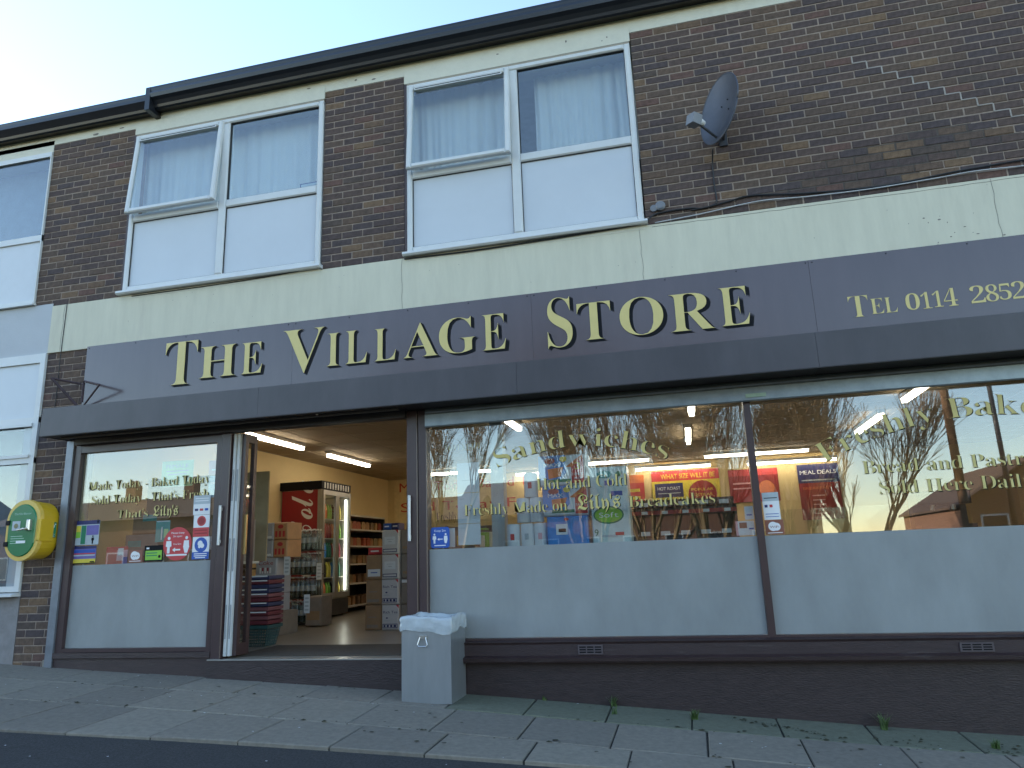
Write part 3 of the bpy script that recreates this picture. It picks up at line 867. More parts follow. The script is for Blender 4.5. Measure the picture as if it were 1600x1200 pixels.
# lower window: white panel, top light and big pane
f = MB()
f.box(-9, -3.226, -.025, .05, 3.36, 3.459); f.box(-9, -3.226, -.02, .05, 2.70, 2.76); f.box(-9, -3.226, -.025, .05, 2.27, 2.33); f.box(-9, -3.226, -.025, .05, .975, 1.03); f.box(-3.29, -3.226, -.024, .05, 1.03, 3.36); f.box(-6.1, -6.0, -.024, .05, 1.03, 3.36)
f.box(-9, -3.29, -.04, .0, 2.66, 2.695); f.box(-9, -3.29, -.04, .0, 2.33, 2.36)
w = f.build('window', UPVC, nb)
for a, c in ((-9, -6.1), (-6.0, -3.29)):
    MB().box(a, c, .0, .03, 2.76, 3.36).build('panel', PANEL, w)
    MB().box(a, c, .005, .012, 2.36, 2.66).build('pane', GL_UP, w)
    MB().box(a, c, .005, .012, 1.03, 2.27).build('pane', GL_UP, w)
MB().profx([(-.09, .93), (-.09, .95), (.03, .974), (.03, .93)], -9, -3.235).build('window_sill', UPVC, w)
MB().box(-9, -3.24, .3, .32, .9, 2.7).build('blind', M('grey_blind', (.16, .19, .22), rough=.9), nb)

# ================================================================== THINGS ON THE FACADE
# satellite dish
sdsh = thing('satellite_dish', (3.97, -.02, 4.72), 'grey oval satellite dish on a wall bracket on the brick wall', 'satellite dish')
ctr = Vector((3.93, -.30, 4.86))
nrm = Vector((-.77, -.61, .13)).normalized()
upv = (Vector((.30, 0, 1)) - nrm * nrm.dot(Vector((.30, 0, 1)))).normalized()
rtv = upv.cross(nrm).normalized()
DM = Matrix((( rtv.x, upv.x, nrm.x, ctr.x), (rtv.y, upv.y, nrm.y, ctr.y), (rtv.z, upv.z, nrm.z, ctr.z), (0, 0, 0, 1)))
d = MB()
na, nr = 32, 6
A_, B_ = .235, .32
for side in (0, 1):
    vs, fs = [(0, 0, -.05 - .008 * side)], []
    for r_ in range(1, nr + 1):
        for k in range(na):
            t = r_ / nr
            th = 2 * math.pi * k / na
            vs.append((A_ * t * math.cos(th), B_ * t * math.sin(th), -.05 * (1 - t * t) - .008 * side))
    for k in range(na):
        fs.append((0, 1 + k, 1 + (k + 1) % na))
    for r_ in range(nr - 1):
        for k in range(na):
            a = 1 + r_ * na + k
            c = 1 + r_ * na + (k + 1) % na
            fs.append((a, a + na, c + na, c))
    if side:
        fs = [tuple(reversed(q)) for q in fs]
    d.add(vs, fs)
rim = [(A_ * math.cos(2 * math.pi * k / na), B_ * math.sin(2 * math.pi * k / na), -.004) for k in range(na + 1)]
d.tube(rim, .007, 6)
d.xf(DM).build('dish', DISH, sdsh, True)
m = MB()
for (a, c) in ((.05, .08), (-.02, .04), (.08, -.02)):
    m.lathe([(.007, 0), (.005, .006)], a, c, -.043, 8)
m.xf(DM).build('bolt', BLACK, sdsh)
foot = DM @ Vector((0, -B_ * .82, -.02))
lnbp = DM @ Vector((0, -.2, .2))
MB().tube([foot, lnbp], .011, 8).build('arm', DISHD, sdsh)
m = MB()
m.box(-.05, .05, -.045, .045, .19, .28)
m.xf(DM @ Matrix.Translation((0, -.19, 0)))
m.build('receiver', LNB, sdsh)
m = MB().lathe([(.028, 0), (.03, .03), (.022, .06)], 0, 0, 0, 12).xf(Matrix.Translation(DM @ Vector((0, -.185, .19))) @ DM.to_3x3().to_4x4() @ Matrix.Rotation(math.pi, 4, 'X'))
m.build('feed_horn', WHITEP, sdsh)
back = DM @ Vector((0, -.06, -.06))
m = MB(); m.tube([back, Vector((3.965, -.10, 4.73)), Vector((3.965, -.02, 4.73))], .018, 8); m.box(3.93, 4.0, -.022, -.004, 4.66, 4.80)
m.build('wall_bracket', DISHD, sdsh)

def cable(pts, r, m, label, group=None):
    q = []
    P = [Vector(p) for p in pts]
    for i in range(len(P) - 1):
        p0, p1, p2, p3 = P[max(i - 1, 0)], P[i], P[i + 1], P[min(i + 2, len(P) - 1)]
        for k in range(6):
            t = k / 6
            q.append(.5 * ((2 * p1) + (p2 - p0) * t + (2 * p0 - 5 * p1 + 4 * p2 - p3) * t * t + (3 * p1 - p0 - 3 * p2 + p3) * t ** 3))
    q.append(P[-1])
    return tag(MB().tube(q, r, 6).build('cable', m, None, True), label, 'cable', group)
cable([(3.86, -.10, 4.60), (3.85, -.012, 4.5), (3.845, -.008, 4.3), (3.85, -.008, 4.14), (3.80, -.01, 4.10), (3.70, -.012, 4.085), (3.62, -.015, 4.08)], .007, CABLE, 'black cable hanging down the bricks below the satellite dish')
cable([(3.23, -.03, 4.01), (3.26, -.02, 4.06), (3.33, -.014, 4.095), (3.5, -.014, 4.105), (3.64, -.014, 4.10), (3.72, -.016, 4.085), (3.95, -.016, 4.115), (4.15, -.016, 4.14), (4.6, -.016, 4.09), (5.2, -.016, 4.06), (5.8, -.016, 4.10), (6.4, -.016, 4.12), (7, -.016, 4.1)], .008, CABLE, 'black cable looped along the bricks just above the cream band')
cable([(3.3, -.022, 4.005), (3.7, -.022, 4.03), (4.2, -.022, 4.075), (4.6, -.022, 4.055), (5.1, -.022, 4.045), (5.6, -.022, 4.06), (5.9, -.022, 4.075), (6.4, -.022, 4.06), (7, -.022, 4.07)], .005, CABLEW, 'thin pale cable running along the top of the cream band')
cable([(-2.2, -.02, 3.985), (-1.3, -.02, 3.985), (-.6, -.022, 3.995), (-.05, -.03, 4.02)], .005, CABLE, 'black cable sagging under the left upstairs window sill')
cable([(.9, -.022, 3.985), (1.6, -.024, 3.975), (2.3, -.026, 3.985), (2.9, -.03, 4.0), (3.23, -.03, 4.01)], .008, CABLE, 'black cable sagging under the middle upstairs window sill')
cable([(-3.03, -.016, 4.0), (-3.035, -.016, 3.7), (-3.04, -.016, 3.4), (-3.045, -.008, 3.1), (-3.05, -.008, 2.8)], .004, CABLE, 'thin black cable dropping down the pier to the old bracket')
jb = thing('junction_box', (3.34, 0, 4.16), 'small round grey cable box on the bricks beside the middle upstairs window', 'cable box')
m = MB(); m.lathe([(.045, 0), (.045, .02), (.03, .032), (.0, .032)], 0, 0, 0, 16); m.xf(Matrix.Translation((3.36, -.004, 4.165)) @ Matrix.Rotation(R(90), 4, 'X')); m.build('cap', LNB, jb)
m = MB(); m.lathe([(.032, 0), (.032, .018), (.0, .022)], 0, 0, 0, 14); m.xf(Matrix.Translation((3.30, -.004, 4.15)) @ Matrix.Rotation(R(90), 4, 'X')); m.build('clip', LNB, jb)

# old iron sign bracket
bk = thing('iron_bracket', (-2.62, -.02, 2.85), 'old rusty iron sign bracket on the pier at the left end of the sign', 'bracket')
m = MB(); m.tube([(-2.68, -.03, 2.86), (-2.68, -.03, 3.07)], .012, 6); m.tube([(-2.66, -.062, 2.86), (-2.66, -.062, 3.07)], .012, 6); m.build('upright', IRON, bk)
for (a, c) in (((-2.93, -.20, 3.11), (-2.70, -.05, 3.06)), ((-2.31, -.22, 2.98), (-2.64, -.075, 3.08))):
    m = MB(); m.tube([a, c], .012, 6); m.build('arm', IRON, bk)
    m = MB(); m.tube([a, (-2.68 if a[0] < -2.7 else -2.64, -.07, 2.80)], .016 if a[0] < -2.7 else .010, 6); m.build('stay', IRON, bk)

# defibrillator cabinet
df = thing('defibrillator_cabinet', (-3.0, 0, 1.55), 'yellow oval defibrillator cabinet with green door on the left brick pier', 'defibrillator')
def oval(cx, cz, w, h, n=28):
    r_ = w / 2
    o = []
    for k in range(n):
        th = 2 * math.pi * k / n
        o.append((cx + r_ * math.cos(th), cz + (h / 2 - r_) * (1 if math.sin(th) >= 0 else -1) + r_ * math.sin(th)))
    return o
def oval_loft(secs):
    mb = MB(); n = 28; vs = []; fs = []
    for (y, cx, cz, w, h) in secs:
        vs += [(x, y, z) for x, z in oval(cx, cz, w, h, n)]
    for i in range(len(secs) - 1):
        for k in range(n):
            fs.append((i * n + k, i * n + (k + 1) % n, (i + 1) * n + (k + 1) % n, (i + 1) * n + k))
    fs.append(tuple(range(n))); fs.append(tuple(range(len(secs) * n - 1, (len(secs) - 1) * n - 1, -1)))
    return mb.add(vs, fs)
cx, cz = -3.015, 1.565
oval_loft([(-.215, cx, cz, .40, .585), (-.02, cx, cz, .38, .56), (0, cx, cz, .34, .53)]).build('body', YELLOW, df, False)
oval_loft([(-.255, cx, cz, .40, .59), (-.262, cx, cz, .375, .565), (-.255, cx, cz, .33, .52)][0:1] + [(-.217, cx, cz, .415, .60)]).build('rim', M('yellow_rim', (.70, .47, .09), rough=.35), df)
dr = oval_loft([(-.2665, cx - .005, cz, .315, .495), (-.2545, cx - .005, cz, .33, .51)]).build('door', GREEN, df)
lk = MB(); lk.cbox(cx + .075, cx + .118, -.30, -.266, cz - .005, cz + .10, .008); lk.build('keypad_lock', STEEL, dr)
lk = MB(); lk.tube([(cx + .097, -.30, cz + .01), (cx + .097, -.325, cz + .01), (cx + .01, -.325, cz + .0)], .010, 8); lk.build('lever', STEEL, dr)
MB().box(cx - .115, cx - .02, -.2690, -.2668, cz, cz + .09).build('badge_plate', GREYT, dr)
m = MB(); m.lathe([(.024, 0), (.024, .002)], 0, 0, 0, 14); m.xf(Matrix.Translation((cx - .068, -.2692, cz + .043)) @ Matrix.Rotation(R(90), 4, 'X')); m.build('round_badge', M('olive_print', (.2, .19, .08), rough=.5), dr)
m = MB(); text(m, 'Defibrillator', cx - .10, -.2672, cz + .15, .03, 'sans', .2)
for k, wd in enumerate((.14, .16, .12, .17)):
    m.box(cx - .12, cx - .12 + wd, -.2674, -.2669, cz - .06 - .022 * k, cz - .054 - .022 * k)
m.build('lettering', M('pale_green_print', (.35, .55, .42), rough=.5), dr)
MB().box(cx - .05, cx + .06, -.2678, -.2668, cz - .125, cz - .10).build('white_strip', WHITE, dr)
for dz in (.075, -.13):
    MB().cbox(cx - .195, cx - .145, -.276, -.25, cz + dz - .02, cz + dz + .025, .004).build('hinge', BLACK, df)
MB().cbox(cx + .172, cx + .212, -.264, -.1, cz - .11, cz + .10, .01).build('latch_cover', YELLOW, df)
stk = MB(); stk.box(cx + .2, cx + .2065, -.165, -.065, cz - .075, cz + .075)
so = stk.build('side_sticker', GREENS, df)
hm = MB()
hp = [(0, -.035), (.03, 0), (.036, .02), (.026, .034), (.012, .032), (0, .02), (-.012, .032), (-.026, .034), (-.036, .02), (-.03, 0)]
hm.add([(cx + .2072, -.12 + a, cz + .018 + b_) for a, b_ in hp], [tuple(range(10))])
hm.box(cx + .2066, cx + .2072, -.085, -.068, cz + .05, cz + .056); hm.box(cx + .2066, cx + .2072, -.0795, -.0735, cz + .044, cz + .062)
hm.box(cx + .2066, cx + .2071, -.155, -.075, cz - .045, cz - .042); text(hm, 'Defib', cx + .2074, -.15, cz - .068, .02, 'sans', .07, normal='+x')
hm.build('heart_symbol', WHITE, so)

# ================================================================== BIN
bn = thing('litter_bin', (1.24, -.23, gz(1.24, -.23)), 'tall square galvanised metal bin standing by the doorway', 'bin')
bx0, bx1, by0, by1, bz1 = 1.03, 1.445, -.43, -.05, .60
bz0 = gz(1.24, -.23) - .01
b = MB()
t = .006
b.box(bx0, bx1, by0, by0 + t, bz0, bz1); b.box(bx0, bx1, by1 - t, by1, bz0, bz1); b.box(bx0, bx0 + t, by0 + t, by1 - t, bz0, bz1); b.box(bx1 - t, bx1, by0 + t, by1 - t, bz0, bz1)
b.box(bx0 + t, bx1 - t, by0 + t, by1 - t, bz0, bz0 + .01)
b.build('body', BINM, bn)
m = MB(); m.box(bx0 + .15, bx0 + .22, by0 - .012, by0 - .001, .525, .548); m.build('handle_bracket', STEEL, bn)
hx = bx0 + .185
m = MB(); m.tube([(hx - .022, by0 - .014, .535), (hx - .04, by0 - .022, .48), (hx - .03, by0 - .024, .465), (hx + .03, by0 - .024, .465), (hx + .04, by0 - .022, .48), (hx + .022, by0 - .014, .535)], .005, 6); m.build('handle', STEEL, bn)
# crumpled clear liner folded over the rim
rnd = random.Random(4)
per = []
N_ = 96
for k in range(N_):
    s = k / N_ * 4
    i, fr_ = int(s), s - int(s)
    c = [(bx0, by0), (bx1, by0), (bx1, by1), (bx0, by1), (bx0, by0)]
    per.append((c[i][0] + (c[i + 1][0] - c[i][0]) * fr_, c[i][1] + (c[i + 1][1] - c[i][1]) * fr_))
rows = []
mx_, my_ = (bx0 + bx1) / 2, (by0 + by1) / 2
for r_, (out, z) in enumerate([(.009, .572), (.011, .595), (.014, .62), (.010, .645), (.013, .668), (.006, .688), (-.012, .692), (-.03, .66), (-.045, .58), (-.05, .45)]):
    row = []
    for k, (x, y) in enumerate(per):
        w_ = math.sin(k * .42 + r_ * 1.9) * .5 + math.sin(k * .93 - r_ * 1.1 + 2) * .3 + rnd.uniform(-.25, .25)
        o = out + (.0045 if r_ < 6 else .012) * w_
        o = max(o, .006) if r_ < 5 else o
        dx, dy = x - mx_, y - my_
        sag = .016 * math.sin(k * .19 + .6) + .007 * math.sin(k * .55)
        row.append((x + o * (1 if dx > 0 else -1) * min(1, abs(dx) / .2), y + o * (1 if dy > 0 else -1) * min(1, abs(dy) / .18), z + sag * (1 if r_ == 0 else .55) + rnd.uniform(-.003, .003)))
    rows.append(row)
m = MB()
m.add([v for row in rows for v in row], [(i * N_ + k, i * N_ + (k + 1) % N_, (i + 1) * N_ + (k + 1) % N_, (i + 1) * N_ + k) for i in range(len(rows) - 1) for k in range(N_)])
lo = m.build('bin_liner', LINER, None, True)
tag(lo, 'crumpled pale plastic bag lining the top of the metal bin', 'bin bag')
MB().box(bx0 + .03, bx1 - .03, by0 + .03, by1 - .03, .40, .44).build('rubbish', CARD, bn)

# ================================================================== WINDOW LETTERING AND STICKERS
def lettering(s_list, label, cat='lettering'):
    """gold vinyl with a black offset edge, on the outside of the pane"""
    t = thing('window_lettering', (s_list[0]['x'], .0085, s_list[0].get('z', 1.9)), label, cat, 'gold lettering on the shop windows')
    for a in s_list:
        kw = dict(a)
        s = kw.pop('s'); x = kw.pop('x'); z = kw.pop('z', 0); size = kw.pop('size'); st = kw.pop('st', 'serif')
        kw2 = dict(kw)
        if 'arc' in kw:
            kw2['arc'] = (kw['arc'][0] + .006, kw['arc'][1] - .005, kw['arc'][2])
        for wi in range(len(s.split(' '))):
            g_, k_ = MB(), MB()
            text(g_, s, x, .0085, z, size, st, word=wi, **kw)
            text(k_, s, x + .007, .0095, z - .006, size, st, word=wi, **kw2)
            w_ = g_.build('gold_letters', GOLDW, t)
            k_.build('black_edge', BLACK, w_)
lettering([dict(s='Made Today - Baked Today', x=-2.54, z=1.945, size=.13, width=1.40)], 'gold lettering Made Today - Baked Today on the left window')
lettering([dict(s="Sold Today - That's Fresh", x=-2.49, z=1.80, size=.13, width=1.35)], "gold lettering Sold Today - That's Fresh on the left window")
lettering([dict(s="That's", x=-2.17, z=1.65, size=.12, width=.36), dict(s="Lily's", x=-1.75, z=1.65, size=.14, st='frak', width=.28)], "gold lettering That's Lily's on the left window")
lettering([dict(s='Sandwiches', x=1.74, size=.235, width=1.50, arc=(2.46, .22, 1.82))], 'arched gold lettering Sandwiches on the big window')
lettering([dict(s='Hot and Cold', x=2.10, z=1.685, size=.15, width=.78)], 'gold lettering Hot and Cold over the blue paper packs')
lettering([dict(s='Freshly Made on', x=1.44, z=1.50, size=.14, width=.92), dict(s="Lily's", x=2.45, z=1.50, size=.17, st='frak', width=.36), dict(s='Breadcakes', x=2.88, z=1.50, size=.14, width=.70)], "gold lettering Freshly Made on Lily's Breadcakes on the big window")
lettering([dict(s='Freshly Baked', x=4.40, size=.235, width=1.75, arc=(5.62, -.42, 2.48))], 'rising gold lettering Freshly Baked on the right hand pane')
lettering([dict(s='Bread and Pastries', x=4.72, z=1.665, size=.15, width=1.30)], 'gold lettering Bread and Pastries on the right hand pane')
lettering([dict(s='Sold Here Daily', x=4.82, z=1.50, size=.15, width=1.06)], 'gold lettering Sold Here Daily on the right hand pane')

def sticker(name, x0, x1, z0, z1, m, label, prints=(), y=.009, cat='sticker', shape=None):
    """flat print on the glass: backing plus its printed areas as parts"""
    t = thing(name, ((x0 + x1) / 2, y, z0), label, cat)
    if shape == 'round':
        n = 36
        MB().prism([((x0 + x1) / 2 + (x1 - x0) / 2 * math.cos(2 * math.pi * k / n), (z0 + z1) / 2 + (z1 - z0) / 2 * math.sin(2 * math.pi * k / n)) for k in range(n)], y, y + .0015).build('backing', m, t)
    elif shape == 'rounded':
        n = 6; r_ = .025; p = []
        for cxx, czz, a0 in ((x1 - r_, z1 - r_, 0), (x0 + r_, z1 - r_, 90), (x0 + r_, z0 + r_, 180), (x1 - r_, z0 + r_, 270)):
            p += [(cxx + r_ * math.cos(R(a0 + 90 * k / n)), czz + r_ * math.sin(R(a0 + 90 * k / n))) for k in range(n + 1)]
        MB().prism(p, y, y + .0015).build('backing', m, t)
    else:
        MB().box(x0, x1, y, y + .0015, z0, z1).build('backing', m, t)
    groups = {}
    W, H = x1 - x0, z1 - z0
    for i, pz in enumerate(prints):
        mm, kind = pz[0], pz[1]
        mb = groups.setdefault(mm.name, (MB(), mm))[0]
        yy = y - .0006 - .0003 * i
        if kind == 'r':
            a, b_, c, d_ = pz[2:6]
            mb.box(x0 + W * a, x0 + W * b_, yy, yy + .0003, z0 + H * c, z0 + H * d_)
        elif kind == 'o':
            a, b_, rr = pz[2:5]
            mb.prism([(x0 + W * a + rr * W * math.cos(2 * math.pi * k / 20), z0 + H * b_ + rr * W * math.sin(2 * math.pi * k / 20)) for k in range(20)], yy, yy + .0003)
        elif kind == 't':
            s, a, b_, sz, wd = pz[2:7]
            text(mb, s, x0 + W * a, yy, z0 + H * b_, sz * H, 'sans', wd * W)
        elif kind == 'man':
            a, b_, hh = pz[2:5]
            px, pz_ = x0 + W * a, z0 + H * b_
            hh *= H
            mb.prism([(px + hh * .1 * math.cos(2 * math.pi * k / 10), pz_ + hh * .9 + hh * .1 * math.sin(2 * math.pi * k / 10)) for k in range(10)], yy, yy + .0003)
            wd = pz[5] if len(pz) > 5 else 0
            mb.prism([(px - hh * .17, pz_ + hh * .74), (px - hh * .2, pz_ + hh * .42), (px - hh * (.1 + wd), pz_ + hh * .38), (px - hh * .09, pz_), (px + hh * .09, pz_), (px + hh * (.1 + wd), pz_ + hh * .38), (px + hh * .2, pz_ + hh * .42), (px + hh * .17, pz_ + hh * .74)], yy, yy + .0003)
        elif kind == 'arrow':
            a, b_, ww = pz[2:5]
            ax, az, ww = x0 + W * a, z0 + H * b_, ww * W
            mb.prism([(ax, az), (ax + ww * .35, az + ww * .25), (ax + ww * .35, az + ww * .08), (ax + ww, az + ww * .08), (ax + ww, az - ww * .08), (ax + ww * .35, az - ww * .08), (ax + ww * .35, az - ww * .25)], yy, yy + .0003)
    for mb, mm in groups.values():
        mb.build('print', mm, t)
    return t
# left window
sticker('poster', -2.70, -2.36, 1.405, 1.645, GREYT, 'small sports poster with black header at the left window edge', [(NAVY, 'r', 0, 1, .84, 1), (DRED, 'r', .02, .16, .04, .8), (LIME, 'r', .2, .36, .3, .8), (YELP, 'r', .2, .36, .55, .8), (GREENS, 'r', .38, .54, .04, .8), (PURPLE, 'r', .56, .98, .4, .8), (BLACK, 'man', .8, .04, .34), (BLACK, 'man', .93, .84, .2), (WHITE, 'o', .12, .92, .05)], cat='poster')
sticker('poster', -2.69, -2.375, 1.222, 1.395, PURPLE, 'striped purple and yellow poster low in the left window corner', [(NAVY, 'r', 0, 1, .84, 1), (BLUE, 'r', .03, .97, .62, .80), (RED, 'r', .03, .97, .54, .6), (GREYT, 'r', .03, .97, .44, .52), (YELP, 'r', 0, 1, .06, .28), (BLACK, 'r', 0, 1, 0, .06), (BLACK, 'r', .8, .97, .07, .14)], cat='poster')
sticker('poster', -1.70, -1.34, 1.93, 2.185, LGREEN, 'pale green FEMALE paper notice in the left window', [(GREYT, 't', 'FEMALE', .14, .72, .2, .7), (GREYT, 'r', .15, .85, .58, .62), (GREYT, 'r', .2, .8, .45, .5)], y=.026, cat='notice')
sticker('poster', -1.165, -1.055, 2.02, 2.16, PINK, 'small pink paper notice at the top right of the left window', [(WHITE, 'r', .3, .9, .3, .4)], y=.026, cat='notice')
sticker('poster', -1.16, -1.055, 1.80, 2.012, M('sky_blue_paper', (.3, .62, .72), rough=.6), 'pale blue paper notice under the pink one in the left window', [(WHITE, 'r', .2, .9, .6, .7)], y=.026, cat='notice')
sticker('distance_sticker', -1.61, -1.295, 1.218, 1.533, RED, 'round red Please keep 2m apart sticker in the left window', [(WHITE, 't', 'Please keep', .27, .80, .085, .46), (WHITE, 't', '2m apart', .34, .70, .085, .32), (WHITE, 'man', .2, .22, .5), (WHITE, 'man', .82, .22, .5, .12), (WHITE, 't', '2m/6ft'.replace('6ft', '2m'), .36, .47, .07, .28), (WHITE, 'arrow', .34, .32, .28), (WHITE, 'r', .14, .86, .14, .19)], shape='round')
sticker('opening_sticker', -1.30, -1.115, 1.64, 1.825, WHITE, 'grey domed opening hours sticker at the right of the left window', [(GREYT, 'r', 0, 1, .55, 1), (WHITE, 'r', .1, .9, .7, .74), (WHITE, 'r', .1, .9, .82, .86), (NAVY, 'r', .1, .3, .2, .32), (RED, 'r', .4, .6, .2, .32), (BLUE, 'r', .7, .9, .2, .32)])
sticker('mask_sticker', -1.287, -1.113, 1.432, 1.637, WHITE, 'white and red warning sticker above the blue hand washing one', [(RED, 'o', .5, .72, .28), (DRED, 'o', .5, .72, .2), (RED, 'r', 0, 1, 0, .42), (DRED, 'r', .1, .9, .26, .32), (DRED, 'r', .1, .9, .12, .18)])
sticker('hand_wash_sticker', -1.283, -1.10, 1.222, 1.43, WHITE, 'white and blue hand washing sticker at the right of the left window', [(BLUE, 'o', .5, .64, .38), (WHITE, 'o', .45, .7, .15), (WHITE, 'o', .58, .6, .12), (WHITE, 'o', .42, .56, .08), (BLUE, 'r', 0, 1, 0, .32), (WHITE, 'r', .12, .88, .22, .26), (WHITE, 'r', .12, .88, .13, .17), (WHITE, 'r', .2, .8, .05, .09)])
sticker('wifi_sticker', -1.995, -1.835, 1.216, 1.335, BROWNP, 'small brown WiFi sticker in the left window', [(WHITE, 'o', .42, .55, .26), (WHITE, 'o', .6, .52, .22), (BROWNP, 't', 'WiFi', .24, .44, .22, .5), (WHITE, 'r', .1, .9, .08, .13)])
sticker('green_sticker', -1.815, -1.605, 1.218, 1.37, BLACK, 'lime green and black sticker between the WiFi and round red ones', [(LIME, 'r', .06, .94, .1, .68), (WHITE, 'r', .1, .25, .78, .88), (BLACK, 'o', .82, .3, .07), (GREENS, 'r', .12, .7, .5, .56), (GREENS, 'r', .12, .7, .34, .4)])
sticker('poster', -2.27, -2.02, 1.205, 1.375, RED, 'red leaflet low in the middle of the left window', [(PINK, 'r', .5, 1, .2, .8), (WHITE, 'r', .55, .8, .5, .9), (PURPLE, 'r', .8, 1, 0, .4)], y=.026, cat='poster')
sticker('poster', -1.72, -1.56, 1.40, 1.605, TEAL, 'teal leaflet above the round red sticker in the left window', [(WHITE, 'r', .05, .95, .94, .98), (WHITE, 'r', .4, .48, .1, .7), (LGREEN, 'r', .6, .9, .2, .6)], y=.026, cat='poster')
# big window
sticker('distance_sticker', 1.128, 1.302, 1.232, 1.412, BLUE, 'square blue Keep 2m sticker at the left of the big window', [(WHITE, 't', 'Keep 2m', .2, .78, .15, .6), (WHITE, 'man', .2, .22, .48), (WHITE, 'man', .8, .22, .48, .1), (WHITE, 'arrow', .36, .42, .28), (WHITE, 'r', .2, .8, .1, .14)], shape='rounded')
sticker('opening_sticker', 3.945, 4.07, 1.345, 1.56, WHITE, 'domed grey and white opening hours sticker right of the mullion', [(GREYT, 'r', 0, 1, .68, 1), (BLACK, 'r', .1, .9, .78, .81), (NAVY, 'r', .1, .28, .45, .55), (RED, 'r', .4, .58, .45, .55), (BLUE, 'r', .1, .9, .2, .22), (BLUE, 'r', .1, .9, .1, .12)])
sticker('wifi_sticker', 3.945, 4.085, 1.23, 1.343, BROWNP, 'small brown WiFi sticker right of the mullion', [(WHITE, 'o', .42, .55, .26), (WHITE, 'o', .6, .52, .22), (BROWNP, 't', 'WiFi', .24, .44, .22, .5), (WHITE, 'r', .1, .9, .08, .13)])
sticker('notice', 3.72, 3.865, 1.232, 1.345, WHITE, 'small white and pink card in the corner left of the mullion', [(PINK, 'r', 0, .12, 0, 1), (BROWNP, 'r', .2, .6, .5, .9), (BLUE, 'r', .7, .95, .4, .5)], y=.026, cat='card')
sticker('notice', 3.80, 3.868, 1.355, 1.46, PAPER, 'small pale blue card above the white one left of the mullion', [(BLUE, 'r', .2, .8, .3, .4)], y=.026, cat='card')
for k, (z0, z1) in enumerate(((1.25, 1.43), (1.435, 1.70), (1.705, 1.97))):
    sticker('paper_notice', 1.37, 1.575, z0, z1, PAPER, ('lowest', 'middle', 'topmost')[k] + ' of the three white paper sheets stuck in the big window', [(GREYT, 'r', .2, .8, .4, .42), (WHITE, 'man', .4, .45, .25)] if k == 2 else [(GREYT, 'r', .1, .3, .8, .82)], y=.05, cat='notice')
sticker('paper_notice', 1.20, 1.34, 1.235, 1.40, PAPER, 'blank white sheet beside the square blue sticker', [(GREYT, 'r', .1, .2, .8, .83)], y=.05, cat='notice')
# inner door leaf with lettering read from behind
il = thing('inner_door_leaf', (1.4, .14, .34), 'glass door leaf parked inside with back to front gold Village Store lettering', 'door')
MB().box(1.13, 1.78, .14, .148, .36, 2.4).build('pane', GL_IN, il)
m = MB()
text(m, 'WELCOME', 1.21, .139, 2.10, .09, 'serif', .36, mirror=True); text(m, 'TO THE', 1.23, .139, 1.87, .1, 'serif', .30, mirror=True); text(m, 'VILLAGE', 1.21, .139, 1.725, .11, 'serif', .38, mirror=True); text(m, 'STORE', 1.23, .139, 1.60, .09, 'serif', .30, mirror=True)
m.build('gold_letters', GOLDW, il)
m = MB(); text(m, 'Freshly Made', 1.14, .139, 1.47, .12, 'serif', .36); m.build('black_letters', BLACK, il)

# ================================================================== STOCK IN THE BIG WINDOW
def pack(name, x0, x1, y0, y1, z0, z1, m, label, cat, prints=(), group=None, rz=0, bulge=.0):
    t = thing(name, ((x0 + x1) / 2, (y0 + y1) / 2, z0), label, cat, group)
    c = .012
    b_ = MB()
    b_.cbox(x0, x1, y0, y1, z0, z1, min(c, (z1 - z0) * .2))
    b_.build('body', m, t)
    W, H = x1 - x0, z1 - z0
    gr = {}
    for i, pz in enumerate(prints):
        mm, kind = pz[0], pz[1]
        mb = gr.setdefault(mm.name, (MB(), mm))[0]
        yy = y0 - .0008 - .0004 * i
        if kind == 'r':
            a, b2, c2, d2 = pz[2:6]
            mb.box(x0 + W * a, x0 + W * b2, yy, yy + .0004, z0 + H * c2, z0 + H * d2)
        elif kind == 'o':
            a, b2, ra, rb = pz[2:6]
            mb.prism([(x0 + W * a + ra * W * math.cos(2 * math.pi * k / 20), z0 + H * b2 + rb * H * math.sin(2 * math.pi * k / 20)) for k in range(20)], yy, yy + .0004)
        elif kind == 't':
            s, a, b2, sz, wd = pz[2:7]
            text(mb, s, x0 + W * a, yy, z0 + H * b2, sz * H, pz[7] if len(pz) > 7 else 'sans', wd * W)
        elif kind == 'p':
            mb.prism([(x0 + W * a, z0 + H * b2) for a, b2 in pz[2]], yy, yy + .0004)
    for mb, mm in gr.values():
        mb.build('print', mm, t)
    t.rotation_euler.z = rz
    return t
MAXP = [(MBLUE, 'r', 0, .6, .2, 1), (WHITE, 'p', [(.45, .12), (.78, .7), (.78, .12)]), (RED, 'p', [(.72, .05), (.72, .62), (.99, .95), (.99, .05)]), (ORANGE, 'p', [(.6, .6), (.98, 1), (.98, .86), (.72, .58)]), (DRED, 'o', .25, .82, .12, .1), (YELP, 'o', .55, .86, .08, .09), (WHITE, 't', 'MAX', .12, .62, .18, .34), (ORANGE, 'p', [(.2, .55), (.55, .6), (.48, .3), (.22, .22)]), (GREENS, 'r', .2, .7, .1, .2), (YELP, 't', '3', .8, .5, .32, .12), (WHITE, 't', 'FAMILY', .74, .3, .12, .22), (WHITE, 't', 'PACK', .78, .16, .12, .16)]
pack('kitchen_roll_pack', 2.10, 2.46, .42, .7, 1.20, 1.46, MBLUE, 'plain blue wrapped paper pack at the bottom of the window stack', 'paper pack', [(PAPER, 'r', .22, .5, .4, .75), (BLACK, 'r', .28, .46, .48, .6), (RED, 'o', .48, .9, .06, .05)], 'blue paper packs stacked in the window')
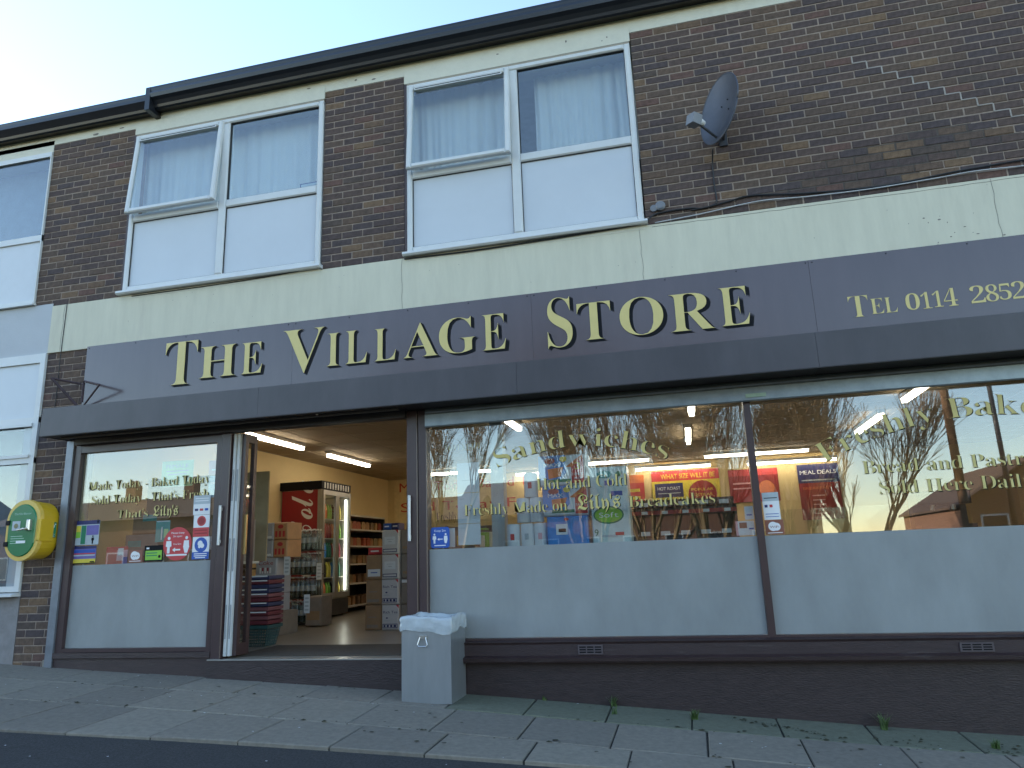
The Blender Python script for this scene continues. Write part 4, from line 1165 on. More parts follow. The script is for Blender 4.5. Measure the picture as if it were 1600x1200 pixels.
pack('kitchen_roll_pack', 2.07, 2.465, .42, .7, 1.465, 1.725, PAPER, 'blue and red MAX paper pack in the middle of the window stack', 'paper pack', MAXP, 'blue paper packs stacked in the window', R(1.5))
pack('kitchen_roll_pack', 2.05, 2.46, .42, .7, 1.73, 1.995, PAPER, 'blue and red MAX paper pack on top of the window stack', 'paper pack', MAXP, 'blue paper packs stacked in the window', R(-1.5))
pack('toilet_roll_pack', 2.49, 2.82, .45, .7, 1.20, 1.87, M('pale_green_film', (.62, .74, .72), rough=.25, var=.1, scale=10, bump=.3, bscale=14), 'tall pale toilet roll pack with green oval label beside the blue packs', 'paper pack', [(GREENS, 'o', .45, .38, .4, .115), (LIME, 'o', .45, .38, .36, .095), (WHITE, 't', 'Soft', .2, .35, .09, .5), (GREENS, 't', '9', .06, .12, .12, .1), (BLUE, 'r', .55, .85, .62, .68), (BLUE, 'r', .4, .6, .76, .82), (GREENS, 'o', .78, .9, .08, .035), (TEAL, 'o', .4, .9, .2, .05), (GREYT, 'r', .25, .65, .1, .13), (RED, 'r', .6, .82, .12, .16)])
def roll(x, y, z, r_, h, label, m=None):
    t = thing('paper_roll', (x, y, z), label, 'paper roll', 'white paper rolls in the window')
    MB().lathe([(r_ * .94, 0), (r_, .006), (r_, h - .006), (r_ * .94, h), (r_ * .3, h), (r_ * .28, h - .01)], x, y, z, 18).build('roll', M('white_tissue', (.78, .79, .8), rough=.8, var=.05, bump=.2), t, True)
    MB().box(x - r_ * .25, x + r_ * .3, y - r_ - .002, y - r_ * .9, z + h * .35, z + h * .6).build('print', random.choice([RED, PINK, GREYT]), t)
for (x, z, lab) in ((1.78, 1.20, 'bottom left of the white paper rolls stacked in the window'), (1.91, 1.20, 'bottom middle of the white paper rolls stacked in the window'), (2.03, 1.20, 'bottom right of the white paper rolls, against the blue packs'), (1.88, 1.425, 'left roll in the second tier of white paper rolls'), (2.0, 1.425, 'right roll in the second tier of white paper rolls'), (1.955, 1.645, 'topmost single white roll of the paper roll stack')):
    roll(x, .5, z, .062, .215, lab)
for o in list(col.objects):
    if o.parent is None and o.name.split('.')[0] in ('kitchen_roll_pack', 'toilet_roll_pack', 'paper_roll'):
        o.location.y -= .27
        o.location.x += .05
# bakery shelves
bs = thing('bakery_display', (3.33, 1.5, .33), 'low bakery display shelves with dark red edges behind the big window', 'shelf')
for z in (.9, 1.215, 1.50):
    MB().box(2.80, 3.82, 1.3, 1.7, z, z + .02).build('shelf', DARKM, bs)
    MB().box(2.80, 3.82, 1.29, 1.299, z - .01, z + .028).build('edge_strip', DRED, bs)
    m = MB()
    for k in range(5):
        m.box(2.9 + .2 * k, 2.96 + .2 * k, 1.284, 1.289, z - .006, z + .024)
    m.build('price_ticket', PAPER, bs)
MB().box(2.80, 3.82, 1.701, 1.715, .33, 1.66).build('back_panel', DARKM, bs)
for x in (2.80, 3.80):
    MB().box(x, x + .02, 1.301, 1.7, .33, 1.56).build('upright', DARKM, bs)
CAKE = M('dark_baked_tray', (.05, .025, .022), rough=.5, var=.5, scale=30)
for r_, z in enumerate((1.236, 1.521)):
    for k in range(5):
        x = 2.84 + .195 * k
        t = thing('bakery_tray', (x + .09, 1.45, z), 'tray of dark cakes, number %s from the left on the %s bakery shelf' % (('one', 'two', 'three', 'four', 'five')[k], ('lower', 'upper')[r_]), 'cake tray', 'cake trays on the bakery shelves')
        m = MB(); m.box(x, x + .18, 1.31, 1.6, z, z + .03); m.build('tray', DARKM, t)
        m = MB()
        for a in range(3):
            for b2 in range(2):
                m.lathe([(.022, 0), (.03, .02), (.026, .045), (.01, .055)], x + .035 + .055 * a, 1.36 + .1 * b2, z + .03, 8)
        m.build('cakes', CAKE, t, True)
        MB().box(x + .04, x + .13, 1.303, 1.306, z + .05, z + .09).build('ticket', PAPER, t)
# serving counter further back right
ct = thing('serving_counter', (6.0, 4.6, .33), 'brown serving counter with glass top display at the right of the shop', 'counter')
MB().box(4.4, 8.6, 4.3, 5.0, .33, 1.25).build('base', M('counter_board', (.16, .1, .06), rough=.5), ct)
MB().box(4.38, 8.62, 4.26, 5.04, 1.252, 1.29).build('top', DARKM, ct)
MB().box(4.4, 6.2, 4.33, 4.337, 1.292, 1.62).build('glass_screen', GL_IN, ct)
tl_ = thing('coffee_machine', (6.6, 4.7, 1.29), 'dark boxy coffee machine standing on the serving counter', 'coffee machine')
m = MB(); m.cbox(6.3, 6.95, 4.5, 4.95, 1.60, 1.78, .02); m.box(6.3, 6.95, 4.75, 4.95, 1.29, 1.60); m.box(6.3, 6.95, 4.45, 4.75, 1.29, 1.34); m.build('body', DARKM, tl_)
m = MB(); m.tube([(6.5, 4.6, 1.6), (6.5, 4.6, 1.53)], .03, 10); m.tube([(6.75, 4.6, 1.6), (6.75, 4.6, 1.53)], .03, 10); m.build('spout', STEEL, tl_)
# menus on the back wall
def board(x0, x1, z0, z1, m, prints, label, y=8.37):
    return sticker('menu_board', x0, x1, z0, z1, m, label, prints, y=y, cat='menu board')
board(2.70, 3.98, 1.95, 2.66, YELP, [(RED, 'r', .0, 1, .72, 1), (YELP, 't', 'WHAT SIZE WILL IT BE', .14, .78, .19, .8), (NAVY, 'r', .04, .46, .28, .66), (WHITE, 't', 'HOT ROAST', .08, .48, .12, .34), (GREYT, 'r', .08, .42, .38, .40), (DRED, 'o', .74, .32, .21), (YELP, 't', 'POPULAR', .58, .42, .1, .32), (YELP, 't', 'EXTRAS', .6, .28, .1, .28)], 'yellow and red What Size Will It Be menu board on the back wall')
board(1.45, 2.55, 2.02, 2.62, RED, [(ORANGE, 'r', 0, 1, .74, 1), (PINK, 'o', .3, .4, .12), (YELP, 'r', .55, .92, .2, .3), (YELP, 'r', .55, .92, .45, .55), (WHITE, 'r', .1, .5, .84, .9)], 'red and orange menu board left of the What Size menu')
board(4.15, 5.05, 1.98, 2.60, DRED, [(RED, 'r', .0, 1, .8, 1), (PINK, 'r', .08, .5, .4, .44), (PINK, 'r', .08, .5, .55, .6), (ORANGE, 'o', .75, .4, .16)], 'dark red menu board behind the window mullion')
board(5.40, 6.12, 1.6, 2.62, DRED, [(NAVY, 'r', 0, 1, .66, 1), (WHITE, 't', 'MEAL DEALS', .06, .82, .1, .88), (GREYT, 'r', .08, .9, .7, .72), (ORANGE, 't', 'BREAKFAST', .1, .54, .07, .7)] + [(PINK, 'r', .3, .6, .1 + .08 * k, .12 + .08 * k) for k in range(5)], 'navy and red Meal Deals menu board on the back wall')
bp = thing('wall_banner', (-.9, 8.36, 1.9), 'cream banner with red Made Today and Sold Today lettering on the back wall', 'banner')
MB().box(-2.70, 1.15, 8.372, 8.385, 1.9, 2.80).build('backing', M('banner_cream', (.8, .62, .3), rough=.6), bp)
m = MB(); text(m, 'Made Today Baked Today', -2.58, 8.37, 2.56, .27, 'sans', 3.45); text(m, 'Sold Today Fresh', -2.55, 8.37, 2.14, .27, 'sans', 3.3)
m.build('lettering', M('banner_red', (.6, .06, .03), rough=.5), bp)

# ================================================================== STOCK SEEN THROUGH THE DOORWAY
# drinks fridge
fg = thing('drinks_fridge', (-2.5, 4.6, .33), 'tall double door drinks fridge with red side panel and white script', 'fridge')
fx0, fx1, fy0, fy1 = -2.83, -2.15, 4.15, 5.10
c = MB(); c.box(fx0, fx1, fy0, fy0 + .05, .36, 2.27); c.box(fx0, fx1, fy1 - .05, fy1, .36, 2.27); c.box(fx0, fx0 + .05, fy0 + .05, fy1 - .05, .36, 2.27); c.box(fx0 + .05, fx1, fy0 + .05, fy1 - .05, 2.20, 2.27)
c.box(fx0 + .05, fx1, fy0 + .05, fy1 - .05, .36, .62)
c.build('cabinet', FRIDGEM, fg)
rp_ = MB().box(fx0 + .01, fx1 - .06, fy0 - .006, fy0 - .001, .40, 2.265).build('side_panel', COKER, fg)
m = MB(); text(m, 'Coca-Cola', 0, 0, 0, .62, 'scr', 2.0); m.xf(Matrix.Translation((fx1 - .14, fy0 - .008, .42)) @ Matrix.Rotation(R(-90), 4, 'Y')); m.build('script_lettering', WHITE, rp_)
m = MB(); m.box(fx0 - .02, fx1 + .02, fy0 - .03, fy1 + .02, 2.272, 2.40); m.build('top_cap', BLACK, fg)
for k in range(10):
    m = MB(); m.box(fx1 + .0205, fx1 + .024, fy0 + .05 + .09 * k, fy0 + .09 + .09 * k, 2.29, 2.38)
    m.build('cap_vent', FRIDGEM, fg)
ym = (fy0 + fy1) / 2
for a, b_ in ((fy0 + .005, ym - .004), (ym + .004, fy1 - .005)):
    d = MB(); d.box(fx1 + .002, fx1 + .04, a, a + .05, .62, 2.26); d.box(fx1 + .002, fx1 + .04, b_ - .05, b_, .62, 2.26); d.box(fx1 + .002, fx1 + .04, a + .05, b_ - .05, .62, .70); d.box(fx1 + .002, fx1 + .04, a + .05, b_ - .05, 2.19, 2.26)
    do = d.build('door', FRIDGEM, fg)
    MB().box(fx1 + .018, fx1 + .024, a + .05, b_ - .05, .70, 2.19).build('pane', GL_IN, do)
MB().box(fx1 + .005, fx1 + .03, fy0 + .03, fy1 - .03, .37, .60).build('kick_grille', DARKM, fg)
MB().box(fx1 - .03, fx1 - .012, fy1 - .085, fy1 - .062, .72, 2.16).build('light_strip', LED, fg)
MB().box(fx1 - .03, fx1 - .012, fy0 + .062, fy0 + .082, .72, 2.16).build('light_strip', LED, fg)
for z in (.92, 1.22, 1.52, 1.82):
    MB().box(fx0 + .05, fx1 - .06, fy0 + .05, fy1 - .05, z, z + .012).build('shelf', SHELFM, fg)
BOT = [(.0, 0), (.03, 0), (.032, .01), (.032, .12), (.028, .15), (.012, .185), (.012, .2), (.0, .2)]
bcols = [COKER, ORANGE, LIME, BLACK, YELP, MBLUE, GREENS, DRED]
bms = [MB().lathe(BOT, 0, 0, 0, 8).mesh('bottle', m_, smooth=True) for m_ in bcols]
for r_, z in enumerate((.62, .932, 1.232, 1.532, 1.832)):
    for k in range(10):
        y = fy0 + .10 + .08 * k
        o = bpy.data.objects.new('drink_bottle', bms[(r_ * 2 + k // 2) % 8]); col.objects.link(o)
        o.location = (fx1 - .11, y, z + .002)
        o.scale = (1.1, 1.1, 1.15)
        tag(o, 'drinks bottle in the red fridge, %s from the street on the %s shelf' % (ORD[k], TIER[r_]), 'bottle', 'bottles on the fridge shelves')
# bread shelving beyond the fridge
sv = thing('bread_shelving', (-2.5, 6.0, .33), 'shelving unit of packed bread standing beyond the red fridge', 'shelf')
MB().box(-2.84, -2.82, 5.2, 6.9, .33, 1.92).build('back_panel', DARKM, sv)
for y in (5.2, 6.88):
    MB().box(-2.82, -2.28, y, y + .02, .33, 1.92).build('side', DARKM, sv)
for z in (.42, .78, 1.10, 1.40, 1.68):
    MB().box(-2.819, -2.25, 5.221, 6.879, z, z + .025).build('shelf', SHELFM, sv)
MB().box(-2.82, -2.28, 5.2, 6.9, 1.921, 1.95).build('top', SHELFM, sv)
LOAF = [M('loaf_%d' % i, c, rough=.35, var=.25, scale=14, bump=.3) for i, c in enumerate([(.26, .13, .05), (.3, .06, .03), (.22, .15, .07), (.34, .2, .08), (.2, .03, .02), (.15, .09, .05)])]
def loaf_mesh(m_):
    n = 12
    p = [(.07 * math.cos(math.pi * k / (n - 1)) * 1.0, .09 + .05 * math.sin(math.pi * k / (n - 1))) for k in range(n)] + [(-.068, 0), (.068, 0)]
    mb = MB()
    vs = [(-.12, a, b2) for a, b2 in p] + [(.12, a, b2) for a, b2 in p]
    L_ = len(p)
    mb.add(vs, [tuple(range(L_)), tuple(range(2 * L_ - 1, L_ - 1, -1))] + [(k + L_, (k + 1) % L_ + L_, (k + 1) % L_, k) for k in range(L_)])
    return mb.mesh('loaf', m_)
lms = [loaf_mesh(m_) for m_ in LOAF]
for r_, z in enumerate((.446, .806, 1.126, 1.426, 1.706)):
    for k in range(9):
        o = bpy.data.objects.new('bread_loaf', random.choice(lms)); col.objects.link(o)
        o.location = (-2.43 + random.uniform(-.02, .02), 5.34 + .18 * k, z)
        o.rotation_euler.z = random.uniform(-.15, .15)
        tag(o, 'wrapped loaf beyond the fridge, %s from the street on the %s bread shelf' % (ORD[k], TIER[r_]), 'bread', 'loaves on the bread shelving')
# low shelving against the back wall
lb = thing('low_shelving', (-1.7, 8.0, .33), 'low shelving with cans and boxes under the red banner', 'shelf')
for x in (-2.8, -1.6, -.4):
    MB().box(x, x + .02, 7.6, 8.3, .33, 1.75).build('side', DARKM, lb)
for z in (.45, .8, 1.15, 1.5):
    MB().box(-2.779, -.4, 7.55, 8.3, z, z + .02).build('shelf', SHELFM, lb)
MB().box(-2.8, -.38, 8.301, 8.32, .33, 1.78).build('back_panel', DARKM, lb)
for r_, z in enumerate((.47, .82, 1.17, 1.52)):
    for k in range(13):
        if random.random() < .8:
            h = random.uniform(.12, .24)
            t = tag(MB().cbox(-2.74 + .175 * k, -2.74 + .175 * k + random.uniform(.1, .15), 7.62, 7.85, z + .001, z + h, .006).build('grocery_box', random.choice([RED, YELP, GREENS, NAVY, CARD, ORANGE, LIME, DRED])), 'grocery packet under the red banner, %s from the left on the %s shelf' % (ORD[k], TIER4[r_]), 'packet', 'packets on the low shelving')
# gondola shelving in the middle of the shop
gd = thing('gondola_shelving', (.3, 4.2, .33), 'dark aisle shelving of groceries behind the stacked cartons', 'shelf')
MB().box(.28, .32, 2.9, 5.8, .33, 1.55).build('spine', DARKM, gd)
for z in (.36, .66, .96, 1.26):
    MB().box(-.08, .279, 2.9, 5.8, z, z + .02).build('shelf', SHELFM, gd)
    MB().box(.321, .68, 2.9, 5.8, z, z + .02).build('shelf', SHELFM, gd)
for y in (2.88, 5.8):
    MB().box(-.08, .68, y, y + .019, .33, 1.30).build('end_panel', DARKM, gd)
for r_, z in enumerate((.381, .681, .981, 1.281)):
    for k in range(12):
        h = random.uniform(.14, .24)
        y = 2.95 + .235 * k
        for xa in (-.05, .42):
            tag(MB().cbox(xa, xa + .2, y, y + random.uniform(.14, .2), z, z + h, .006).build('grocery_box', random.choice([RED, YELP, GREENS, NAVY, PURPLE, ORANGE, LIME, DRED, WHITE, MBLUE, BROWNP])), 'grocery packet %s from the street, %s shelf, %s face of the dark aisle shelving' % (ORD[k], TIER4[r_], 'left' if xa < 0 else 'right'), 'packet', 'packets on the aisle shelving')
# stacked cartons by the right jamb
RT = [(RED, 'p', [(.82, 1), (.99, 1), (.99, .86)]), (NAVY, 't', 'Rich Tea', .08, .66, .15, .84), (GREYT, 'r', .12, .85, .6, .615), (NAVY, 'o', .3, .48, .06, .03), (NAVY, 'r', .05, .92, .08, .25), (WBOX, 'r', .08, .89, .105, .225), (NAVY, 'r', .12, .22, .12, .21), (NAVY, 'r', .3, .42, .12, .21), (NAVY, 'r', .5, .62, .12, .21), (NAVY, 'r', .7, .84, .12, .21), (GREYT, 'r', .1, .5, .36, .38)]
LAB = [(RED, 'p', [(.8, 1), (.99, 1), (.99, .84)]), (PAPER, 'r', .16, .82, .4, .72), (GREYT, 'r', .3, .7, .6, .62), (GREYT, 'r', .4, .6, .5, .53), (NAVY, 'r', .06, .92, .08, .22), (WBOX, 'r', .1, .88, .11, .19)]
names = ('bottom', 'second', 'third', 'top')
for k in range(4):
    z0 = .33 + .298 * k
    pack('biscuit_carton', -.375, -.155, 2.40, 2.75, z0, z0 + .292, WBOX, 'white biscuit carton, %s of the stack by the right door jamb' % (('bottom one', 'second up', 'third up', 'topmost')[k]), 'carton', RT if k < 2 else LAB, 'white biscuit cartons in a stack', R(random.uniform(-1.5, 1.5)))
    if k < 3:
        pack('cardboard_carton', -.60, -.385, 2.42, 2.78, z0, z0 + .292, CARD, 'brown cardboard carton, %s of the stack left of the biscuit cartons' % (('bottom one', 'second up', 'topmost')[k]), 'carton', [(CARDG, 'r', .1, .8, .1, .22), (CARDG, 'r', .2, .7, .5, .54)] if k < 2 else [(PAPER, 'r', .12, .88, .12, .42), (BLUE, 'r', .3, .7, .26, .3)], 'brown cartons in a stack', R(random.uniform(-2, 2)))
    pack('cardboard_carton', -.145, .10, 2.45, 2.8, z0, z0 + .292, CARDG, 'greyish carton, %s of the stack right of the biscuit cartons' % (('bottom one', 'second up', 'third up', 'topmost')[k]), 'carton', [(PAPER, 'r', .05, .5, .85, .98)] if k == 1 else [(CARD, 'r', .1, .7, .2, .3)], 'greyish cartons in a stack', R(random.uniform(-1, 1)))
for k, (x, m_) in enumerate(((-.37, BLUE), (-.26, NAVY))):
    pack('snack_packet', x, x + .10, 2.42, 2.6, 1.523, 1.60, m_, 'blue snack packet lying on the white cartons, %s one' % ('left', 'right')[k], 'packet', [(WHITE, 'r', .2, .8, .4, .6)])
pack('snack_packet', -.58, -.40, 2.44, 2.7, 1.225, 1.31, RED, 'red snack packet lying on the brown cartons', 'packet', [(WHITE, 'r', .2, .8, .4, .6)])
# multipacks of cola
COK = [(WHITE, 'r', 0, 1, .0, .04), (DRED, 't', 'Coke', .14, .6, .34, .7)] + [(DRED if k % 2 else WHITE, 'r', .2 + .12 * k, .28 + .12 * k, .12, .45) for k in range(5)] + [(WHITE, 'r', .21 + .12 * k, .27 + .12 * k, .12, .25) for k in range(5)]
SILV = M('silver_can_card', (.42, .43, .46), rough=.35, var=.06)
for k in range(3):
    z0 = .60 + .212 * k
    pack('cola_multipack', -1.87, -1.59, 2.0, 2.35, z0, z0 + .208, SILV, 'silver Coke can multipack, %s of the stack behind the baskets' % ('lowest', 'middle', 'topmost')[k], 'drinks pack', COK, 'Coke multipacks stacked inside the doorway', R(random.uniform(-2, 2)))
pack('crate_stand', -1.9, -1.5, 1.98, 2.4, .33, .598, CARDG, 'grey carton under the Coke multipacks', 'carton')
OC = [(RED, 'o', .5, .75, .2, .12)] + [(RED, 'r', .12 + .27 * k, .28 + .27 * k, .15, .5) for k in range(3)]
for k in range(2):
    z0 = 1.236 + .212 * k
    pack('cola_multipack', -1.84, -1.655, 2.02, 2.36, z0, z0 + .208, SILV, 'silver can pack showing its plain end, %s of the upper pair' % ('lower', 'upper')[k], 'drinks pack', [(WHITE, 'r', .05, .9, .1, .22), (GREYT, 'r', .1, .3, .5, .6)], 'can packs on top of the Coke stack')
    pack('cola_multipack', -1.65, -1.46, 2.02, 2.36, z0, z0 + .208, M('orange_can_card', (.55, .3, .14), rough=.4), 'orange tinted can pack, %s of the upper pair' % ('lower', 'upper')[k], 'drinks pack', OC, 'orange can packs on top of the Coke stack')
# water packs
wb = [(.0, 0), (.031, 0), (.033, .02), (.031, .05), (.033, .08), (.031, .14), (.033, .19), (.014, .25), (.014, .27)]
wmesh = MB().lathe(wb, 0, 0, 0, 10).mesh('bottle', PET, smooth=True)
cmesh = MB().lathe([(.0, 0), (.016, 0), (.016, .02), (.0, .02)], 0, 0, .27, 8).mesh('cap', WHITEP)
lmesh = MB().lathe([(.0345, .10), (.0345, .17)], 0, 0, 0, 10).mesh('label_band', M('grey_blue_label', (.35, .4, .43), rough=.4))
for k in range(4):
    z0 = .345 + .325 * k
    t = thing('water_pack', (-1.98, 3.4, z0), 'shrink wrapped pack of clear water bottles, %s tier' % ('bottom', 'second', 'third', 'top')[k], 'water pack', 'water packs stacked before the fridge')
    MB().box(-2.21, -1.75, 3.26, 3.60, z0, z0 + .012).build('tray', DARKM, t)
    for r_ in range(3):
        for q in range(6):
            for mm, nm in ((wmesh, 'bottle'), (cmesh, 'cap'), (lmesh, 'label_band')):
                if nm == 'label_band' and r_:
                    continue
                o = bpy.data.objects.new(nm, mm); col.objects.link(o); o.parent = t
                o.location = (-.19 + .076 * q, -.10 + .09 * r_, .014)
pack('drinks_carton', -1.73, -1.50, 3.0, 3.3, .34, .72, CARDG, 'shrink wrapped drinks carton low before the water packs', 'drinks pack', [(CARD, 'r', .1, .9, .2, .5)])
# hanging price cards
for k, (x, y, z) in enumerate(((-1.44, 2.0, 1.02), (-1.58, 1.97, .72), (-1.27, 2.2, .56), (-1.65, 3.2, .93))):
    t = thing('price_card', (x, y, z), 'white hanging price card %s' % ('beside the Coke multipacks', 'below the topmost Coke multipack edge', 'lowest of those by the drinks', 'on the water packs by the fridge')[k], 'price card', 'white price cards on the drinks')
    MB().box(x - .04, x + .04, y - .002, y, z, z + .22).build('card', PAPER, t)
    m = MB()
    for q in range(4):
        m.box(x - .025, x + .025, y - .0036, y - .0026, z + .03 + .045 * q, z + .05 + .045 * q)
    m.build('print', random.choice([GREYT, ORANGE]), t)
# cola bottles behind the baskets
COLA = M('cola_bottle', (.03, .012, .01), rough=.2)
cbm = MB().lathe([(.0, 0), (.045, 0), (.048, .03), (.045, .1), (.05, .18), (.02, .27), (.014, .30), (.0, .30)], 0, 0, 0, 10).mesh('bottle', COLA, smooth=True)
clm = MB().lathe([(.0505, .08), (.0505, .15)], 0, 0, 0, 10).mesh('label_band', RED)
ccm = MB().lathe([(.0, 0), (.018, 0), (.018, .025), (.0, .025)], 0, 0, .30, 8).mesh('cap', RED)
bst = thing('bottle_stand', (-2.2, 2.0, .33), 'dark stand carrying cola bottles beside the left wall', 'stand')
for z in (.33, .78, 1.1):
    MB().box(-2.5, -1.92, 1.75, 2.3, z, z + .02).build('shelf', DARKM, bst)
for z in (.351, .801, 1.121):
    for q in range(10):
        o = bpy.data.objects.new('cola_bottle', cbm); col.objects.link(o)
        o.location = (-2.44 + .11 * (q % 5), 1.82 + .14 * (q // 5), z)
        tag(o, 'cola bottle, %s from left, %s row, %s shelf of the dark stand' % (ORD[q % 5], ('front', 'back')[q // 5], 'bottom' if z < .5 else 'middle' if z < 1 else 'top'), 'bottle', 'cola bottles on the stand')
        for mm, nm in ((clm, 'label_band'), (ccm, 'cap')):
            p = bpy.data.objects.new(nm, mm); col.objects.link(p); p.parent = o
pack('snack_bag', -1.98, -1.86, 1.7, 1.8, .80, 1.0, M('orange_crisp_bag', (.55, .28, .1), rough=.25, bump=.5, bscale=12), 'orange crisp bag standing before the cola bottles', 'snack bag', [(WHITE, 'r', .3, .7, .4, .6)])
# stack of shopping baskets
BK = [M('maroon_basket', (.14, .03, .04), rough=.5), M('navy_basket', (.04, .045, .10), rough=.5), M('teal_basket', (.03, .08, .08), rough=.5), M('pink_basket', (.2, .075, .085), rough=.5)]
bseq = [2, 0, 3, 0, 3, 1, 0, 3, 1, 1, 0, 1]
for k, ci in enumerate(bseq):
    z0 = .335 + (.0 if k == 0 else .045 * k + .0)
    t = thing('shopping_basket', (-1.15, .97, z0), 'plastic shopping basket, %s of the stack inside the doorway' % ('teal mesh one at the foot' if k == 0 else (ORD[k] + ' up') if k < 11 else 'topmost'), 'basket', 'shopping baskets in a stack')
    zt = z0 + .20
    w1, d1, w0, d0 = .19, .135, .15, .105
    m = MB()
    for (xa, ya, xb, yb) in ((-1, -1, 1, -1), (1, -1, 1, 1), (1, 1, -1, 1), (-1, 1, -1, -1)):
        nb_ = 12
        for q in range(nb_ + 1):
            f_ = q / nb_
            a = xa + (xb - xa) * f_; b2 = ya + (yb - ya) * f_
            if k == 0:
                m.tube([(-1.15 + a * w0, .97 + b2 * d0, z0), (-1.15 + a * w1, .97 + b2 * d1, zt)], .004, 4)
        for q in range(8 if k == 0 else 2):
            f_ = q / 7 if k == 0 else .85 + .1 * q
            ww, dd = w0 + (w1 - w0) * f_, d0 + (d1 - d0) * f_
            m.tube([(-1.15 + xa * ww, .97 + ya * dd, z0 + .2 * f_), (-1.15 + xb * ww, .97 + yb * dd, z0 + .2 * f_)], .006 if k else .004, 4)
    m.build('mesh_side', BK[ci], t)
    m = MB()
    m.box(-1.15 - w1 - .012, -1.15 + w1 + .012, .97 - d1 - .014, .97 - d1, zt - .026, zt + .006); m.box(-1.15 - w1 - .012, -1.15 + w1 + .012, .97 + d1, .97 + d1 + .014, zt - .026, zt + .006)
    m.box(-1.15 - w1 - .012, -1.15 - w1, .97 - d1, .97 + d1, zt - .026, zt + .006); m.box(-1.15 + w1, -1.15 + w1 + .012, .97 - d1, .97 + d1, zt - .026, zt + .006)
    m.build('rim', BK[ci], t)
    if k in (3, 5, 7, 8, 10, 11):
        MB().box(-1.15 - w1 + .01, -1.15 + w1 - .01, .97 - d1 - .024, .97 - d1 - .0145, zt - .004, zt + .008).build('handle', WHITEP, t)
# stock behind the left window
pack('cardboard_carton', -2.35, -1.95, .35, .75, 1.19, 1.50, CARDG, 'grey carton, lower left of those behind the left window', 'carton', [(TEAL, 'r', .1, .5, .6, .8), (DRED, 'r', .6, .9, .1, .3)])
pack('cardboard_carton', -2.30, -1.88, .38, .78, 1.505, 1.72, CARD, 'brown carton on top of the grey one behind the left window', 'carton', [(TEAL, 'r', .3, .7, .6, .9)])
pack('cardboard_carton', -1.92, -1.52, .38, .8, 1.19, 1.42, CARD, 'brown carton beside the grey one behind the left window', 'carton', [(DRED, 'r', .1, .4, .3, .6)])
pack('cardboard_carton', -1.5, -1.12, .4, .8, 1.19, 1.62, CARDG, 'tall grey carton at the right behind the left window', 'carton', [(PAPER, 'r', .1, .5, .3, .6)])
bd = tag(MB().box(-2.62, -1.08, .95, .97, 1.19, 2.15).build('display_backboard', M('tan_backboard', (.33, .25, .14), rough=.8)), 'tan board closing the back of the left window display', 'board')

# ================================================================== GROUND DETAILS
def weed(x, y, n, h, label, seed):
    rnd = random.Random(seed)
    t = thing('weed', (x, y, gz(x, y)), label, 'weed', 'weeds growing between the slabs')
    m = MB()
    for k in range(n):
        a = rnd.uniform(0, 6.28)
        l = h * rnd.uniform(.5, 1)
        lean = rnd.uniform(.15, .8)
        w = .0035
        bx_, by_ = x + rnd.uniform(-.02, .02), y + rnd.uniform(-.02, .02)
        z0 = gz(bx_, by_)
        dx, dy = math.cos(a), math.sin(a)
        P = [(bx_ + dx * lean * l * q * q, by_ + dy * lean * l * q * q, z0 + l * (q - .25 * q * q * lean)) for q in (0, .35, .7, 1)]
        vs = []
        for i, p in enumerate(P):
            ww = w * (1.2 - i * .37)
            vs += [(p[0] - dy * ww, p[1] + dx * ww, p[2]), (p[0] + dy * ww, p[1] - dx * ww, p[2])]
        m.add(vs, [(0, 1, 3, 2), (2, 3, 5, 4), (4, 5, 7, 6)])
    m.build('blades', GRASS, t)
weed(2.66, -.06, 26, .11, 'wispy weed against the plinth, nearest the bin', 1)
weed(2.68, -.30, 16, .07, 'small weed on the joint in front of the wispy one', 2)
weed(3.27, -.25, 60, .085, 'bushy green weed below the mullion', 3)
weed(4.58, -.12, 50, .13, 'tall grassy weed at the plinth right of the mullion', 4)
weed(5.18, -.42, 40, .07, 'flat green weed at the right edge of the pavement', 5)
weed(2.1, -.02, 10, .05, 'tiny weed at the foot of the plinth beside the bin', 6)
ds = MB()
for _ in range(300):
    r_ = random.random()
    if r_ < .55:
        x = random.uniform(-2.6, 6); y = random.choice([-.545, -1.15]) + random.gauss(0, .018)
    elif r_ < .8:
        t_ = random.random(); x = 3.55 + t_ * .7 + random.gauss(0, .03); y = -.12 - t_ * .35 + random.gauss(0, .025)
    else:
        x = random.choice([4.56, 5.17]) + random.gauss(.1, .1); y = -.45 + random.gauss(0, .08)
    s = random.choice([.003, .004, .006, .009, .014]) * random.uniform(.7, 1.2)
    z = gz(x, y) + .004
    a = random.uniform(0, 3.1)
    n = 5
    ds.add([(x + s * 1.6 * math.cos(a + 2 * math.pi * k / n) * random.uniform(.6, 1.1), y + s * math.sin(a + 2 * math.pi * k / n), z) for k in range(n)] + [(x, y, z + s * .5)], [(k, (k + 1) % n, n) for k in range(n)])
for _ in range(60):
    x, y = random.uniform(-2.5, 5.6), random.uniform(-1.55, -.05)
    s = random.uniform(.006, .022); z = gz(x, y) + .006
    ds.add([(x + s * math.cos(2 * math.pi * k / 6) * random.uniform(.7, 1.2), y + s * math.sin(2 * math.pi * k / 6) * random.uniform(.6, 1), z) for k in range(6)], [tuple(range(6))])
tag(ds.build('dirt_litter', MOSS), 'dark moss and leaf litter lying in the pavement joints', 'litter', kind='stuff')
sp = MB()
for _ in range(70):
    x, y = random.uniform(-2.5, 5.6), random.uniform(-2.4, -.05)
    s = random.uniform(.003, .009); z = (gz(x, y) if y > -1.6 else gz(x, -1.6) - .03) + .007
    sp.add([(x - s, y - s * .5, z), (x + s, y - s * .6, z), (x + s * .8, y + s * .5, z), (x - s * .7, y + s * .6, z)], [(0, 1, 2, 3)])
